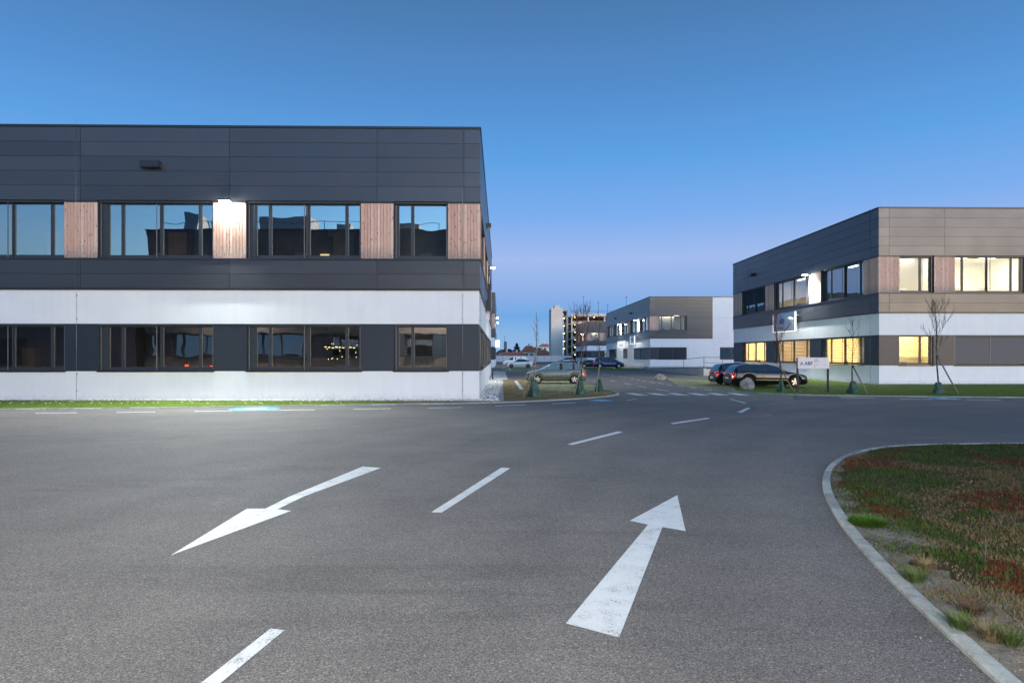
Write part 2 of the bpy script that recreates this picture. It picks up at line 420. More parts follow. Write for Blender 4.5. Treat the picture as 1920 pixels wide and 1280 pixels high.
def facade(root, kind, L, joints, up, lo, a_start=0.0, corner_ext=0.0, clad_end=None, detail=2, rods=()):
    """up / lo: lists of (a0, a1, kind, options); kinds wood, win, panel, infill, white"""
    P = mapper(kind)
    CE = clad_end or L
    # --- concrete plinth, band and structure
    w = MB()
    for (a, b) in split(a_start, L, joints):
        e0, e1 = a + (.008 if a > a_start else 0), b - (.008 if b < L else 0)
        bbox(w, P, e0, e1, -.3, 0, -.8, Z_LO0)
        bbox(w, P, e0, e1, -.3, 0, Z_LO1, Z_W1)
    wall_lo = []
    for (a, b, k, op) in lo:
        if k == 'white':
            bbox(w, P, a, b, -.3, -.0015, Z_LO0 + .001, Z_LO1 - .001)
    if CE < L:
        for (a, b) in split(CE, L, joints):
            e0, e1 = a + (.008 if a > CE else 0), b - (.008 if b < L else 0)
            bbox(w, P, e0, e1, -.3, .0, Z_W1 + .02, 8.6); bbox(w, P, e0, e1, -.3, .0, 8.62, Z_TOP)
    w.build('concrete_wall', M['white_concrete'], root)
    if detail > 0:
        for j in joints:
            if j < L - .1:
                for (z0, z1) in ((-.05, Z_LO0), (Z_LO1, Z_W1)):
                    s = MB(); bbox(s, P, j - .012, j + .012, -.25, -.004, z0 + .01, z1 - .01); s.build('joint_seal', M['joint_sealant'], root)
    # --- dark infill between the lower windows
    for (a, b, k, op) in lo:
        if k in ('infill',):
            inf = MB(); bbox(inf, P, a + .004, b - .004, -.3, -.02, Z_LO0 + .003, Z_LO1 - .003); inf.build('infill_panel', M['dark_infill'], root)
    for (a, b, k, op) in up:
        if k == 'panelstrip': pass
    # --- coated boards
    for (z0, z1, nr) in ((Z_C0, Z_SILL - .02, 2), (Z_U1, Z_TOP, 5)):
        c_st = a_start if corner_ext else -.018
        cl = MB(); bbox(cl, P, a_start + .1, CE - .01, -.3, .02, z0 + .02, z1 - .02, 1)
        h = (z1 - z0) / nr
        for (a, b) in split(c_st - corner_ext, CE, joints):
            for r in range(nr):
                bbox(cl, P, a + (.009 if a > .1 else 0), b - .009, .02, .06, z0 + r * h + (.007 if r else 0), z0 + (r + 1) * h - .007)
        cl.build('cladding', [M['dark_cladding'], M['black']], root)
    pn = MB()
    for (a, b, k, op) in up:
        if k == 'panel':
            bbox(pn, P, a, b - .01, -.3, .02, Z_SILL - .02, Z_U1, 1)
            h = (Z_U1 - Z_SILL) / 4
            for (c0, c1) in split(a, b, joints):
                for r in range(4): bbox(pn, P, c0 + .009, c1 - .009, .02, .06, Z_SILL + r * h + .007, Z_SILL + (r + 1) * h - .007)
    if pn.v: pn.build('cladding', [M['dark_cladding'], M['black']], root)
    # --- trims: drip edge, continuous sill, roof cap
    tr = MB(); t_st = a_start if corner_ext else .001
    bbox(tr, P, t_st - corner_ext * 1.26, CE, .0, .075, Z_W1 + .01, Z_C0 - .004)
    tr.build('drip_edge', M['dark_trim'], root)
    tr = MB(); ue = max([b for (a, b, k, op) in up if k != 'panel'] + [0])
    bbox(tr, P, t_st - corner_ext * 1.68, ue, -.28, .10, Z_SILL - .02, Z_SILL + .045)
    tr.build('sill_ledge', M['dark_trim'], root)
    tr = MB(); bbox(tr, P, t_st - corner_ext * 1.68, L + .05, -.35, .10, Z_TOP + .002, Z_CAP)
    tr.build('roof_cap', M['dark_trim'], root)
    # --- window bands
    for (lst, z0, z1, upper) in ((up, Z_U0, Z_U1, True), (lo, Z_LO0, Z_LO1, False)):
        for (a, b, k, op) in lst:
            if k == 'wood':
                wd = MB(); a_ = a - (corner_ext if a <= a_start + .01 else 0)
                n = max(3, round((b - a_) / .146)); bw = (b - a_) / n
                bbox(wd, P, a + .02, b - .02, -.3, -.01, z0, z1, 1)
                for i in range(n):
                    bbox(wd, P, a_ + i * bw + .006, a_ + (i + 1) * bw - .006, -.005 , .035 + .004 * (i % 2), z0 - .01, z1 - .10)
                bbox(wd, P, a_ - .01, b + .02, -.005, .075, z1 - .085, z1 - .004, 2)
                wd.build('wood_panel', [M['larch'], M['black'], M['dark_trim']], root)
            elif k == 'win':
                window(root, P, a, b, z0, z1, op, upper, detail)
    # lightning rods with clips
    for a in rods:
        rd = MB(); rd.bar(P(a, .05, -.0), P(a, .05, 4.9), .007, n=5); rd.bar(P(a, .09, 5.0), P(a, .09, Z_CAP + .1), .007, n=5)
        for z in (.45, 1.2, 3.7, 4.75): bbox(rd, P, a - .02, a + .02, 0.002, .06, z - .02, z + .02)
        rd.build('lightning_rod', M['galvanised'], root)

def window(root, P, a, b, z0, z1, op, upper, detail):
    W = b - a
    rec = -.24
    full = [('d', .30), ('s', .62), ('B', 1.62), ('B', 1.62), ('s', .62)]
    if W < 3.2: full = [('d', .12), ('s', .62), ('B', 1.45)]
    if op.get('mirror'): pass
    seq = full[::-1]                       # dark post at the far end of a
    tot = sum(x[1] for x in seq); mull = .10
    k = (W - .04) / tot
    f = MB()
    zb, zt = z0 + (.0 if upper else .03), z1 - .005
    # reveal lining
    bbox(f, P, a - .0, a + .02, rec - .06, -.03, zb, zt); bbox(f, P, b - .02, b, rec - .06, -.03, zb, zt)
    bbox(f, P, a + .02, b - .02, rec - .06, -.03, zt - .09, zt)
    bbox(f, P, a + .02, b - .02, rec - .06, rec + .02, zb, zb + .10)
    x = a + .02; panes = []; posts = []
    for i, (t_, w_) in enumerate(seq):
        w2 = w_ * k
        if t_ == 'd': bbox(f, P, x, x + w2, rec - .05, rec + .06, zb + .10, zt - .09)
        else: panes.append((x, x + w2, t_))
        if 0 < i: posts.append(x)
        x += w2
    for j, (p0, p1, t_) in enumerate(panes):
        fw = .055
        q0, q1 = p0 + .02, p1 - .02
        zl, zh = zb + .10, zt - .09
        bbox(f, P, q0, q0 + fw, rec - .05, rec + .03, zl, zh); bbox(f, P, q1 - fw, q1, rec - .05, rec + .03, zl, zh)
        bbox(f, P, q0 + fw, q1 - fw, rec - .05, rec + .03, zl, zl + fw); bbox(f, P, q0 + fw, q1 - fw, rec - .05, rec + .03, zh - fw, zh)
    for px in posts: bbox(f, P, px - .02, px + .02, rec - .05, rec + (.10 if posts.index(px) == 1 and len(panes) == 4 else .045), zb + .10, zt - .09)
    # guide rails of the outside blinds
    wo_ = f.build('window', M['frame_metal'], root)
    rails = [a + .06, (a + b) / 2 if len(panes) == 4 else None, b - .10]
    for rx in rails:
        if rx is not None and detail > 0:
            g = MB(); bbox(g, P, rx - .015, rx + .015, -.11, -.075, zb + .03, zt - .10); g.build('blind_rail', M['slat_metal'], wo_)
    gl = MB()
    for (p0, p1, t_) in panes:
        A, B_, C_, D_ = P(p0 + .07, rec - .01, zb + .14), P(p1 - .07, rec - .01, zb + .14), P(p1 - .07, rec - .01, zt - .13), P(p0 + .07, rec - .01, zt - .13)
        nv = (Vector(B_) - Vector(A)).cross(Vector(C_) - Vector(B_)); ov = Vector(P(0, 1, 0)) - Vector(P(0, 0, 0))
        gl.add([A, B_, C_, D_], [(0, 1, 2, 3) if nv.dot(ov) > 0 else (3, 2, 1, 0)])
    gl.build('pane', M[op.get('glass', 'window_glass')], wo_)
    if not upper:
        s = MB(); bbox(s, P, a - .05, b + .03, -.22, .05, z0 - .035, z0 + .012); s.build('sill', M['dark_trim'], wo_)
    # room behind
    lit = op.get('lit'); mat = M[op.get('wall', 'dim_room_wall')]
    D = 4.6; r = MB()
    ra, rb = a - .25, b + .25
    rz0, rz1 = (Z_C0 + .6, Z_U1 + .12) if upper else (.35, Z_LO1 + .55)
    e = .08
    for (x0, x1, n0, n1, y0, y1) in ((ra, rb, -D - e, -D, rz0, rz1), (ra - e, ra, -D, rec - .07, rz0, rz1), (rb, rb + e, -D, rec - .07, rz0, rz1),
                                     (ra, rb, -D, rec - .07, rz0 - e, rz0), (ra, rb, -D, rec - .07, rz1, rz1 + e)):
        bbox(r, P, x0, x1, n0, n1, y0, y1)
    rm = r.build('room', mat, wo_)
    if lit:
        la = bpy.data.lights.new('ceiling_lamp', 'AREA'); la.shape = 'RECTANGLE'; la.size = W * .7; la.size_y = 1.2; la.energy = lit[1]; la.color = lit[0]
        lo_ = bpy.data.objects.new('ceiling_light', la); C.objects.link(lo_); lo_.parent = root
        lo_.location = P((a + b) / 2, -1.7, rz1 - .12)
        if lo_ and kindswap(P): lo_.rotation_euler = (0, 0, R(90))
        lp = MB()
        for q in (.3, .7): bbox(lp, P, a + W * q - .6, a + W * q + .6, -1.75, -1.6, rz1 - .06, rz1 - .003)
        lp.build('ceiling_lamp', M['ceiling_lamp_glow'], wo_)
    # things standing in the room
    if detail > 1 and op.get('furn', True):
        rf = random.Random(int(a * 100) + int(z0 * 10)); yb = rz0; FM = [M['furniture_wood'], M['office_grey']]
        x = a + .3
        while x < b - .8:
            w_ = rf.uniform(.5, 1.3); hh = rf.choice((1.0, 1.4, 2.1, 2.5)) if not upper else rf.choice((2.1, 2.7, 3.1))
            if rf.random() < .6: fm = MB(); bbox(fm, P, x, x + w_, -D + .02, -D + .45, yb + .001, yb + hh, rf.choice((0, 1))); fm.build('cabinet', FM, wo_)
            x += w_ + rf.uniform(.2, 1.2)
        fm = MB(); bbox(fm, P, a + W * .35, a + W * .35 + .9, -D + .001, -D + .03, yb + 2.6, yb + 3.2, 1); fm.build('picture', FM, wo_)
        for q in range(max(1, int(W / 2))):
            xx = a + .5 + q * 2.0; dz = .75
            fm = MB(); bbox(fm, P, xx, xx + 1.5, -1.9, -1.1, yb + dz - .04, yb + dz, 0); fm.build('desk', FM, wo_); fm = MB(); bbox(fm, P, xx + .4, xx + .95, -1.5, -1.45, yb + dz + .1, yb + dz + .48, 1); fm.build('monitor', FM, wo_)
    if op.get('blind'):
        b0, b1 = op['blind']                  # slats from b0 to b1 of the height (0 bottom .. 1 top)
        s = MB(); pitch = op.get('pitch', .095); H = zt - .09 - zb - .06
        n = int(H * (b1 - b0) / pitch); mid = (a + b) / 2
        tilt = op.get('tilt', .035); th = .006
        for i in range(n):
            z = zt - .10 - H * (1 - b1) - i * pitch
            for (s0, s1) in ((a + .08, mid - .02), (mid + .02, b - .12)) if len(panes) == 4 else ((a + .08, b - .12),):
                v = [P(s0, -.075, z - tilt), P(s1, -.075, z - tilt), P(s1, -.135, z), P(s0, -.135, z)]
                v2 = [(p[0], p[1], p[2] - th) for p in v]
                s.add(v + v2, [(0, 1, 2, 3), (7, 6, 5, 4), (0, 4, 5, 1), (3, 2, 6, 7)])
        s.build('blind', M[op.get('slat', 'slat_metal')], wo_)
    return wo_
def kindswap(P):
    p, q = P(0, 0, 0), P(1, 0, 0); return abs(q[1] - p[1]) > .5

def floodlight(root, P, a, z, out=.42, power=0, lit=True, col=(.93, 1., .96), tilt=36, half=72):
    f = MB()
    bbox(f, P, a - .03, a + .03, .06, out - .1, z + .02, z + .06)
    bbox(f, P, a - .22, a + .22, out - .16, out + .16, z - .02, z + .05)
    bbox(f, P, a - .05, a + .05, .0605, .085, z - .06, z + .12)
    o = f.build('floodlight', M['dark_trim'], root)
    l = MB(); bbox(l, P, a - .20, a + .20, out - .13, out + .13, z - .09, z - .021)
    l.build('lens', M['flood_glow' if lit else 'black'], o)
    if lit and power:
        sp_ = bpy.data.lights.new('flood', 'SPOT'); sp_.energy = power; sp_.spot_size = R(half * 2); sp_.spot_blend = .75; sp_.shadow_soft_size = .12; sp_.color = col
        so = bpy.data.objects.new('flood_beam', sp_); C.objects.link(so); so.parent = root
        so.location = P(a, out, z - .09)
        ov = Vector(P(0, 1, 0)) - Vector(P(0, 0, 0)); dv = ov * math.sin(R(tilt)) + Vector((0, 0, -math.cos(R(tilt)))); so.rotation_euler = (-dv).to_track_quat('Z', 'Y').to_euler()
    return o
def wall_box(root, P, a, z):
    f = MB(); bbox(f, P, a - .42, a + .42, .062, .36, z - .02, z + .27)
    f.build('wall_vent', M['dark_trim'], root)

def body(root, kind, L, S, sx):
    "solid core, roof and unseen walls"
    b = MB(); x0, x1 = (-L, 0) if sx < 0 else (0, L)
    b.box((x0 + .02, .02, 12.0), (x1 - .02, S - .02, 12.2)); b.build('roof', M['roofing'], root)
    b = MB()
    b.box((x0 + .3, S - .3, -.8), (x1 - .3, S, Z_TOP))
    xf = x0 if sx < 0 else x1
    b.box((xf, .3, -.8), (xf + (.3 if sx < 0 else -.3), S, Z_TOP)); b.build('rear_wall', M['white_concrete'], root)
    c = MB(); c.box((x0 + 5.4, 5.4, .1), (x1 - 5.4, S - 1, 12.0)); c.build('core', M['dim_room_wall'], root)
    c = MB(); c.box((x0 + .35, .35, 4.45), (x1 - .35, S - .35, 5.3)); c.build('floor_slab', M['concrete'], root)

DIM = {}
def front_segs(L, ops_up, ops_lo, period=6.67):
    j = [.68, 4.63]; 
    while j[-1] + period < L: j.append(j[-1] + period)
    up, lo = [(0, 1.42, 'wood', {})], [(0, 1.42, 'infill', {})]
    prev = 1.42; i = 0
    for q in j[1:] + [j[-1] + period]:
        a, b = q - .74, q + .74
        if a > L: a = b = L
        up.append((prev, a, 'win', ops_up[i] if i < len(ops_up) else DIM)); lo.append((prev, a, 'win', ops_lo[i] if i < len(ops_lo) else DIM))
        if a < L: up.append((a, min(b, L), 'wood', {})); lo.append((a, min(b, L), 'infill', {}))
        prev = b; i += 1
        if prev >= L - .6: break
    return j, up, lo
def side_segs(woods, ops_up, ops_lo):
    up, lo = [], []
    for i, (a, b) in enumerate(woods):
        up.append((a, b, 'wood', {})); lo.append((a, b, 'infill', {}))
        if i + 1 < len(woods):
            up.append((b, woods[i + 1][0], 'win', ops_up[i] if i < len(ops_up) else DIM))
            lo.append((b, woods[i + 1][0], 'win', ops_lo[i] if i < len(ops_lo) else DIM))
    return up, lo

# ---- near left building
LB = empty('office_building', (-1.51, 29.5, 0), BROT, 'large dark clad building nearest on the left with a bright floodlight on its front', 'building', 'two storey office buildings of the business park')
j, up, lo = front_segs(33.0, [], [])
facade(LB, 'front_left', 33.0, j, up, lo, corner_ext=.06, rods=(.74, 18.15))
woodsL = [(0, 1.9), (8.3, 10.3), (17.4, 19.4), (26.5, 28.5), (36.9, 39.2)]
up, lo = side_segs(woodsL, [], [])
facade(LB, 'side_east', 39.2, [.98, 9.3, 18.4, 27.5], [(max(a, .04), b, k, o) for a, b, k, o in up], [(max(a, .32), b, k, o) for a, b, k, o in lo], a_start=.3, rods=(.98,))
body(LB, None, 33.0, 39.2, -1)
PL, PE = mapper('front_left'), mapper('side_east')
floodlight(LB, PL, 11.32, 8.96, power=7000, tilt=54, half=70, out=.5)
wall_box(LB, PL, 14.75, 10.5)
floodlight(LB, PE, 20.4, 8.85, power=2200)
wall_box(LB, PE, 13.5, 10.5)
for (x, z, s) in ((.0, 0, 0),): pass
# lights glimpsed inside the rooms, and red reflections made as glowing strips
g = MB(); 
for q in (2.05, 2.62): bbox(g, PL, q, q + .48, -4.55, -4.52, 1.75, 2.75)
g.build('far_window', M['dim_glow'], LB)
g = MB(); bbox(g, PL, 12.5, 13.5, -3.0, -2.95, 1.50, 1.53); bbox(g, PL, 12.35, 12.9, -3.4, -3.35, 1.62, 1.66); bbox(g, PL, 14.6, 14.75, -3.0, -2.95, 1.5, 1.58); g.build('red_reflection', M['red_reflection_glow'], LB)  # glowing strips imitate car tail lights mirrored in the glass
g = MB(); bbox(g, PL, 8.0, 8.45, -4.5, -4.45, 6.75, 7.35); bbox(g, PL, 7.2, 7.5, -4.5, -4.45, 6.75, 7.2); g.build('lit_pane', M['warm_bulb_dim'], LB)
g = MB(); rr = random.Random(5)
for i in range(14):
    a = 5.9 + 1.5 * rr.random(); z = 1.75 + .9 * rr.random(); bbox(g, PL, a, a + .028, -1.6, -1.57, z, z + .028)
for i in range(9): bbox(g, PL, 6.0 + i * .17, 6.09 + i * .17, -1.6, -1.57, 2.40 + .02 * (i % 3), 2.425 + .02 * (i % 3))
g.build('fairy_light', M['warm_bulb'], LB)

# ---- near right building
WARM = (1, .80, .42); CREAM = (1, .88, .62)
def litw(p, col=CREAM, **k): d = {'lit': (col, p), 'wall': 'room_wall', 'glass': 'clear_glass'}; d.update(k); return d
RB = empty('office_building', (25.77, 45.3, 0), BROT, 'building on the right with lit cream windows, behind the shiny black estate car', 'building', 'two storey office buildings of the business park')
BL = 55
j, up, lo = front_segs(30.0, [litw(BL, (1, .93, .8)), litw(BL * 1.7, CREAM), litw(BL, CREAM)],
    [litw(75, WARM, blind=(0.0, 1), tilt=.035, pitch=.125, wall='warm_room_wall'), {'blind': (0, 1), 'tilt': .10}, {'blind': (0, 1), 'tilt': .10}])
facade(RB, 'front_right', 30.0, j, up, lo, corner_ext=.06)
up, lo = side_segs([(0, 1.9), (8.2, 10.2), (17.4, 19.4), (25.7, 28.3)],
    [litw(14, (.8, .9, 1), wall='dim_room_wall', glass='window_glass'), litw(55, (1, .72, .42), glass='window_glass'), {'blind': (.35, 1), 'tilt': .08, 'slat': 'dark_slat'}],
    [litw(190, WARM, blind=(.0, 1), tilt=.055, pitch=.125, wall='warm_room_wall'), litw(85, (1, .74, .46), blind=(.0, 1), tilt=.055, pitch=.125, wall='warm_room_wall'), litw(160, WARM, blind=(.0, 1), tilt=.03, pitch=.125, wall='warm_room_wall')])
facade(RB, 'side_west', 28.3, [.98, 9.3, 18.4, 27.3], [(max(a, .04), b, k, o) for a, b, k, o in up], [(max(a, .32), b, k, o) for a, b, k, o in lo], a_start=.3, rods=(1.0,))
body(RB, None, 30.0, 28.3, 1)
PF, PW = mapper('front_right'), mapper('side_west')
floodlight(RB, PW, 9.9, 8.96, power=3300, out=.55, tilt=20, half=80)
wall_box(RB, PW, 22.6, 10.4)

# ---- middle building down the street
MBd = empty('office_building', (24.4, 114, 0), BROT, 'building down the side street with a tall plain white wing on its right', 'building', 'two storey office buildings of the business park')
offc = litw(45, (1, .95, .8), glass='window_glass')
facade(MBd, 'front_right', 36, [.98, 6.5, 11.1, 18, 25, 31], [(0, 1.42, 'wood', {}), (1.42, 6.5, 'win', offc), (6.5, 11.1, 'panel', {})],
    [(0, 1.42, 'infill', {}), (1.42, 6.5, 'win', {'blind': (0, 1), 'tilt': .10, 'slat': 'dark_slat'}), (6.5, 12.4, 'white', {}), (12.4, 15.6, 'win', DIM), (15.6, 36, 'white', {})], corner_ext=.06, clad_end=11.1)
up, lo = side_segs([(0, 1.9), (8.2, 10.2), (17.4, 19.4), (26.5, 28.5), (36, 38), (44.5, 47)], [litw(30, (1, .95, .85), glass='window_glass')] * 5, [])
lo = [(.32, 1.9, 'infill', {}), (1.9, 8.2, 'win', {'blind': (0, 1), 'tilt': .10, 'slat': 'dark_slat'}), (8.2, 8.6, 'infill', {}), (8.6, 14, 'win', {'blind': (0, 1), 'tilt': .10, 'slat': 'dark_slat'}),
      (14, 20.4, 'white', {}), (25.2, 33, 'white', {}), (33, 38, 'win', DIM), (38, 43, 'win', DIM), (43, 47, 'white', {})]
facade(MBd, 'side_west', 47, [.98, 9.3, 18.4, 27.5, 37], [(max(a, .04), b, k, o) for a, b, k, o in up], lo, a_start=.3)
body(MBd, None, 36, 47, 1)
floodlight(MBd, PW, 9.9, 8.85, power=2400, tilt=15, half=80, out=.6); floodlight(MBd, PW, 27.9, 8.85, power=2400, tilt=15, half=80, out=.6)
wall_box(MBd, PW, 16.5, 10.4); wall_box(MBd, PW, 34, 10.4)
d = MB(); bbox(d, PW, 20.4, 25.2, -1.6, -1.5, 0, 3.48); bbox(d, PW, 20.3, 20.4, -1.6, -.02, 0, 3.48); bbox(d, PW, 25.2, 25.3, -1.6, -.02, 0, 3.48)
bbox(d, PW, 20.3, 25.3, -1.6, -.02, 3.4, 3.47)
d.build('entrance_recess', M['pale_concrete'], MBd)
d = MB(); bbox(d, PW, 21.5, 23.9, -1.49, -1.42, .9, 3.2); d.build('door', M['frame_metal'], MBd)

# ---- building beyond the middle one
BB = empty('office_building', (23.0, 198, 0), BROT, 'distant two storey building in front of the parking garage, seen between the bare trees', 'building', 'two storey office buildings of the business park')
j, up, lo = front_segs(26, [offc, offc, offc], [{}, litw(50, (.9, 1, .7)), {}])
facade(BB, 'front_right', 26, j, up, lo, corner_ext=.06)
up, lo = side_segs([(0, 1.9), (8.2, 10.2), (17.4, 19.4), (26.5, 30)], [litw(60)] * 3, [])
facade(BB, 'side_west', 30, [.98, 9.3, 18.4, 27.5], [(max(a, .04), b, k, o) for a, b, k, o in up], [(max(a, .32), b, k, o) for a, b, k, o in lo], a_start=.3)
body(BB, None, 26, 30, 1)
floodlight(BB, PW, 9.9, 8.85, power=700)

# ---- building beyond the near left one
LC = empty('office_building', (-2.9, 107, 0), BROT, 'narrow strip of a far building just past the near left one, with small floodlights', 'building', 'two storey office buildings of the business park')
j, up, lo = front_segs(20, [], [])
facade(LC, 'front_left', 20, j, up, lo, corner_ext=.06)
up, lo = side_segs(woodsL, [], [])
facade(LC, 'side_east', 39.2, [.98, 9.3, 18.4, 27.5], [(max(a, .04), b, k, o) for a, b, k, o in up], [(max(a, .32), b, k, o) for a, b, k, o in lo], a_start=.3)
body(LC, None, 20, 39.2, -1)
floodlight(LC, PE, 9.3, 8.85, power=900); floodlight(LC, PE, 27.5, 8.85, power=900)

# ---- building across the road behind the camera (mirrored in the dark windows)
OB = empty('office_building', (-5.5, -13.5, 0), BROT + R(180), 'taller office building across the road behind the viewer, mirrored in the dark windows', 'building')
j, up, lo = front_segs(26, [{}, litw(60), {}, {}, {}], [])
facade(OB, 'front_right', 26, j, up, lo, corner_ext=.06, detail=0)
body(OB, None, 26, 14, 1)
sd_ = MB(); sd_.box((0.0, .3, -.8), (.3, 14, Z_TOP)); sd_.build('side_wall', M['white_concrete'], OB)
floodlight(OB, PF, 1.2, 8.8, power=25000, tilt=20, half=60, out=.8, col=(1, .975, .90)); floodlight(OB, PF, 18., 8.8, power=16000, tilt=20, half=60, out=.8, col=(1, .975, .90))
OB.scale = (1.3, 1.3, 1.3)
for (bx, by, bw, bd, bh) in ((3, 3, 3.2, 2.5, 1.3), (9, 2, 1.2, 1.2, .8), (13, 3, 4.5, 3, 1.7), (20, 2, 1.5, 1.5, 1.0), (23.5, 4, 1.2, 2, 2.2)):
    m = MB(); m.box((bx, by, Z_CAP), (bx + bw, by + bd, Z_CAP + bh)); m.build('roof_unit', M['galvanised'], OB)
m = MB(); m.bar((1, .5, Z_CAP + .7), (25, .5, Z_CAP + .7), .03, n=4)
for q in range(13): m.bar((1 + q * 2, .5, Z_CAP), (1 + q * 2, .5, Z_CAP + .7), .03, n=4)
m.build('roof_rail', M['galvanised'], OB)
for ch in C.objects:
    if ch.parent == OB and ch.name.startswith('concrete_wall'):
        ch.data.materials.clear(); ch.data.materials.append(M['brown_plaster'])
LW = empty('reflection_block', (-41, -15, 0), BROT + R(180), 'long low brown block added unseen behind the viewer to darken the lower window reflections', 'reflection_block')  # added block, keeps the sunset glow out of the lower window reflections
m = MB(); m.box((0, 0, -.2), (60, 12, 6.2)); m.build('wall', M['dark_plaster'], LW); m = MB(); m.box((-.3, -.3, 6.2), (60.3, 12.3, 6.5)); m.build('roof', M['roofing'], LW)
for i in range(7): m = MB(); m.box((4 + i * 8, -.04, 1.0), (7.5 + i * 8, .05, 4.0)); m.build('gate', M['dark_trim'], LW)

# ---- parking garage in the distance
PG = empty('parking_garage', (14.2, 236, 0), BROT, 'distant open concrete parking garage with a pale stair tower and lamp lit landings', 'parking garage')
H = 16.6; nl = 6; hl = H / nl
t = MB(); t.box((0, -1.5, -.5), (4.2, 9, 19.2)); t.build('stair_tower', M['garage_concrete'], PG)
t = MB(); t.box((1.3, -1.0, 19.2), (3.2, 4, 20.3)); t.bar((1.3, 0, 20.3), (1.3, 0, 21.8), .08); t.build('roof_box', M['garage_concrete'], PG)
t = MB(); t.box((5.6, -1.45, -.5), (6.2, 8, 18.6)); t.box((4.2, -1.45, 18.0), (5.6, 8, 18.6))
for i in range(nl): t.box((4.2, -1.3, i * hl + 2.2), (7.6, 4, i * hl + 2.45)); 
t.build('stair_landing', M['concrete'], PG)
for i in range(1, nl):
    t = MB(); t.box((4.4, -1.2, i * hl + .2 + 1.35), (5.0, -.9, i * hl + 1.8)); o = t.build('landing_lamp', M['warm_bulb'], PG)
sl = MB()
for i in range(nl + 1):
    sl.box((7.4, 0, i * hl - .2), (44, 30, i * hl + .1))
    if i: sl.box((7.4, -.12, i * hl - .3), (44, .0, i * hl + .75))
sl.build('deck', M['garage_concrete'], PG)
for i in range(7):
    cc = MB(); cc.box((7.5 + i * 6, -.05 + .1, 0), (8.0 + i * 6, .6, H - .21)); cc.build('column', M['garage_concrete'], PG)
cc = MB(); cc.box((7.4, 12, 0), (44, 12.3, H - .25)); cc.build('inner_wall', M['dim_room_wall'], PG)
for i in range(nl):
    for q in (9, 16, 27):
        cc = MB(); cc.box((q, 3, i * hl + hl - .6), (q + .5, 3.3, i * hl + hl - .4)); cc.build('deck_lamp', M['warm_bulb'], PG)
rl = MB(); rl.bar((7.5, .1, H + 1.7), (44, .1, H + 1.7), .04, n=4)
for i in range(20): rl.bar((7.5 + i * 1.9, .1, H + .7), (7.5 + i * 1.9, .1, H + 1.7), .04, n=4)
rl.build('roof_rail', M['galvanised'], PG)
for k, (px, top) in enumerate(((1094, 556), (1122, 567), (1175, 557), (1140, 572))):
    lp = MB(); zt = CAMH + (HOR - top) * 240 / F; x = (px - 960) * 240 / F
    lp.bar((0, 0, 0), (0, 0, zt - H - .1), .07, .05); lp.box((-.35, -.3, zt - H - .1), (.35, .3, zt - H + .05))
    o = lp.build('lamp_post', M['dark_trim']); o.location = (x, 240 + k * .4, H + .1)
    tag(o, ['lamp post on the garage roof, directly over the second bare tree', 'lamp post on the garage roof over the third bare tree, with a dark round head', 'thin lamp post just over the roofline of the middle building', 'short lamp post on the garage roof near the middle building'][k], 'lamp post', 'lamp posts on the garage roof')

# ================================================================== GROUND
def sheet(name, poly, z0, z1, mat, label=None, top_only=False, kind='structure'):
    m = MB(); m.prism([(p[0], p[1]) for p in poly], z0, z1, top_only=top_only)
    o = m.build(name, M[mat]); 
    o['kind'] = kind
    if label: o['label'] = label
    return o
g = MB(); g.prism([(-2500, -800), (2500, -800), (2500, 5000), (-2500, 5000)], 0, -.012, top_only=True)
o = g.build('ground', M['far_ground']); o['kind'] = 'structure'
sheet('road', [(-130, -90), (130, -90), (130, 226), (-130, 226)], 0, 0, 'asphalt', 'dark grey asphalt road and yards', True)

def P2(pts): return [G(x, y)[:2] for (x, y) in pts]
def smooth(pts, k=2):
    for _ in range(k):
        q = [pts[0]]
        for a, b in zip(pts[:-1], pts[1:]):
            q += [tuple(.75 * a[i] + .25 * b[i] for i in range(2)), tuple(.25 * a[i] + .75 * b[i] for i in range(2))]
        q.append(pts[-1]); pts = q
    return pts
def kerb(name, path, w=.12, h=.06, label=None, stone=1.0, side=1):
    "kerb stones along a path, each with a joint"
    m = MB(); acc = 0; nrm = []
    n = len(path)
    for i in range(n):
        a = Vector(path[max(0, i - 1)]); b = Vector(path[min(n - 1, i + 1)]); d = (b - a).normalized(); nrm.append(Vector((-d.y, d.x)) * side)
    # resample
    pts = []; 
    L = [0]
    for i in range(1, n): L.append(L[-1] + (Vector(path[i]) - Vector(path[i - 1])).length)
    tot = L[-1]; k = max(1, int(tot / stone))
    def at(s):
        for i in range(1, n):
            if L[i] >= s - 1e-9:
                t = (s - L[i - 1]) / max(1e-9, L[i] - L[i - 1])
                return Vector(path[i - 1]).lerp(Vector(path[i]), t), nrm[i - 1].lerp(nrm[i], t).normalized()
        return Vector(path[-1]), nrm[-1]
    for i in range(k):
        s0, s1 = tot * i / k + .009, tot * (i + 1) / k - .009
        sub = 3; row = []
        for q in range(sub + 1):
            p, nn = at(s0 + (s1 - s0) * q / sub)
            row.append((p, nn))
        v = []
        for (p, nn) in row:
            a, b, c2, d2 = p, p + nn * .018, p + nn * w, p + nn * w
            v += [(a.x, a.y, -.01), (a.x, a.y, h - .018), (b.x, b.y, h), (c2.x, c2.y, h), (d2.x, d2.y, -.01)]
        fs = []
        for q in range(sub):
            for e in range(4): fs.append((q * 5 + e, q * 5 + e + 1, (q + 1) * 5 + e + 1, (q + 1) * 5 + e))
        fs += [(0, 1, 2, 3, 4), tuple(sub * 5 + e for e in (4, 3, 2, 1, 0))]
        m.add(v, fs)
    o = m.build(name, M['kerb_stone'], fix=True); o['kind'] = 'structure'
    if label: o['label'] = label
    return o
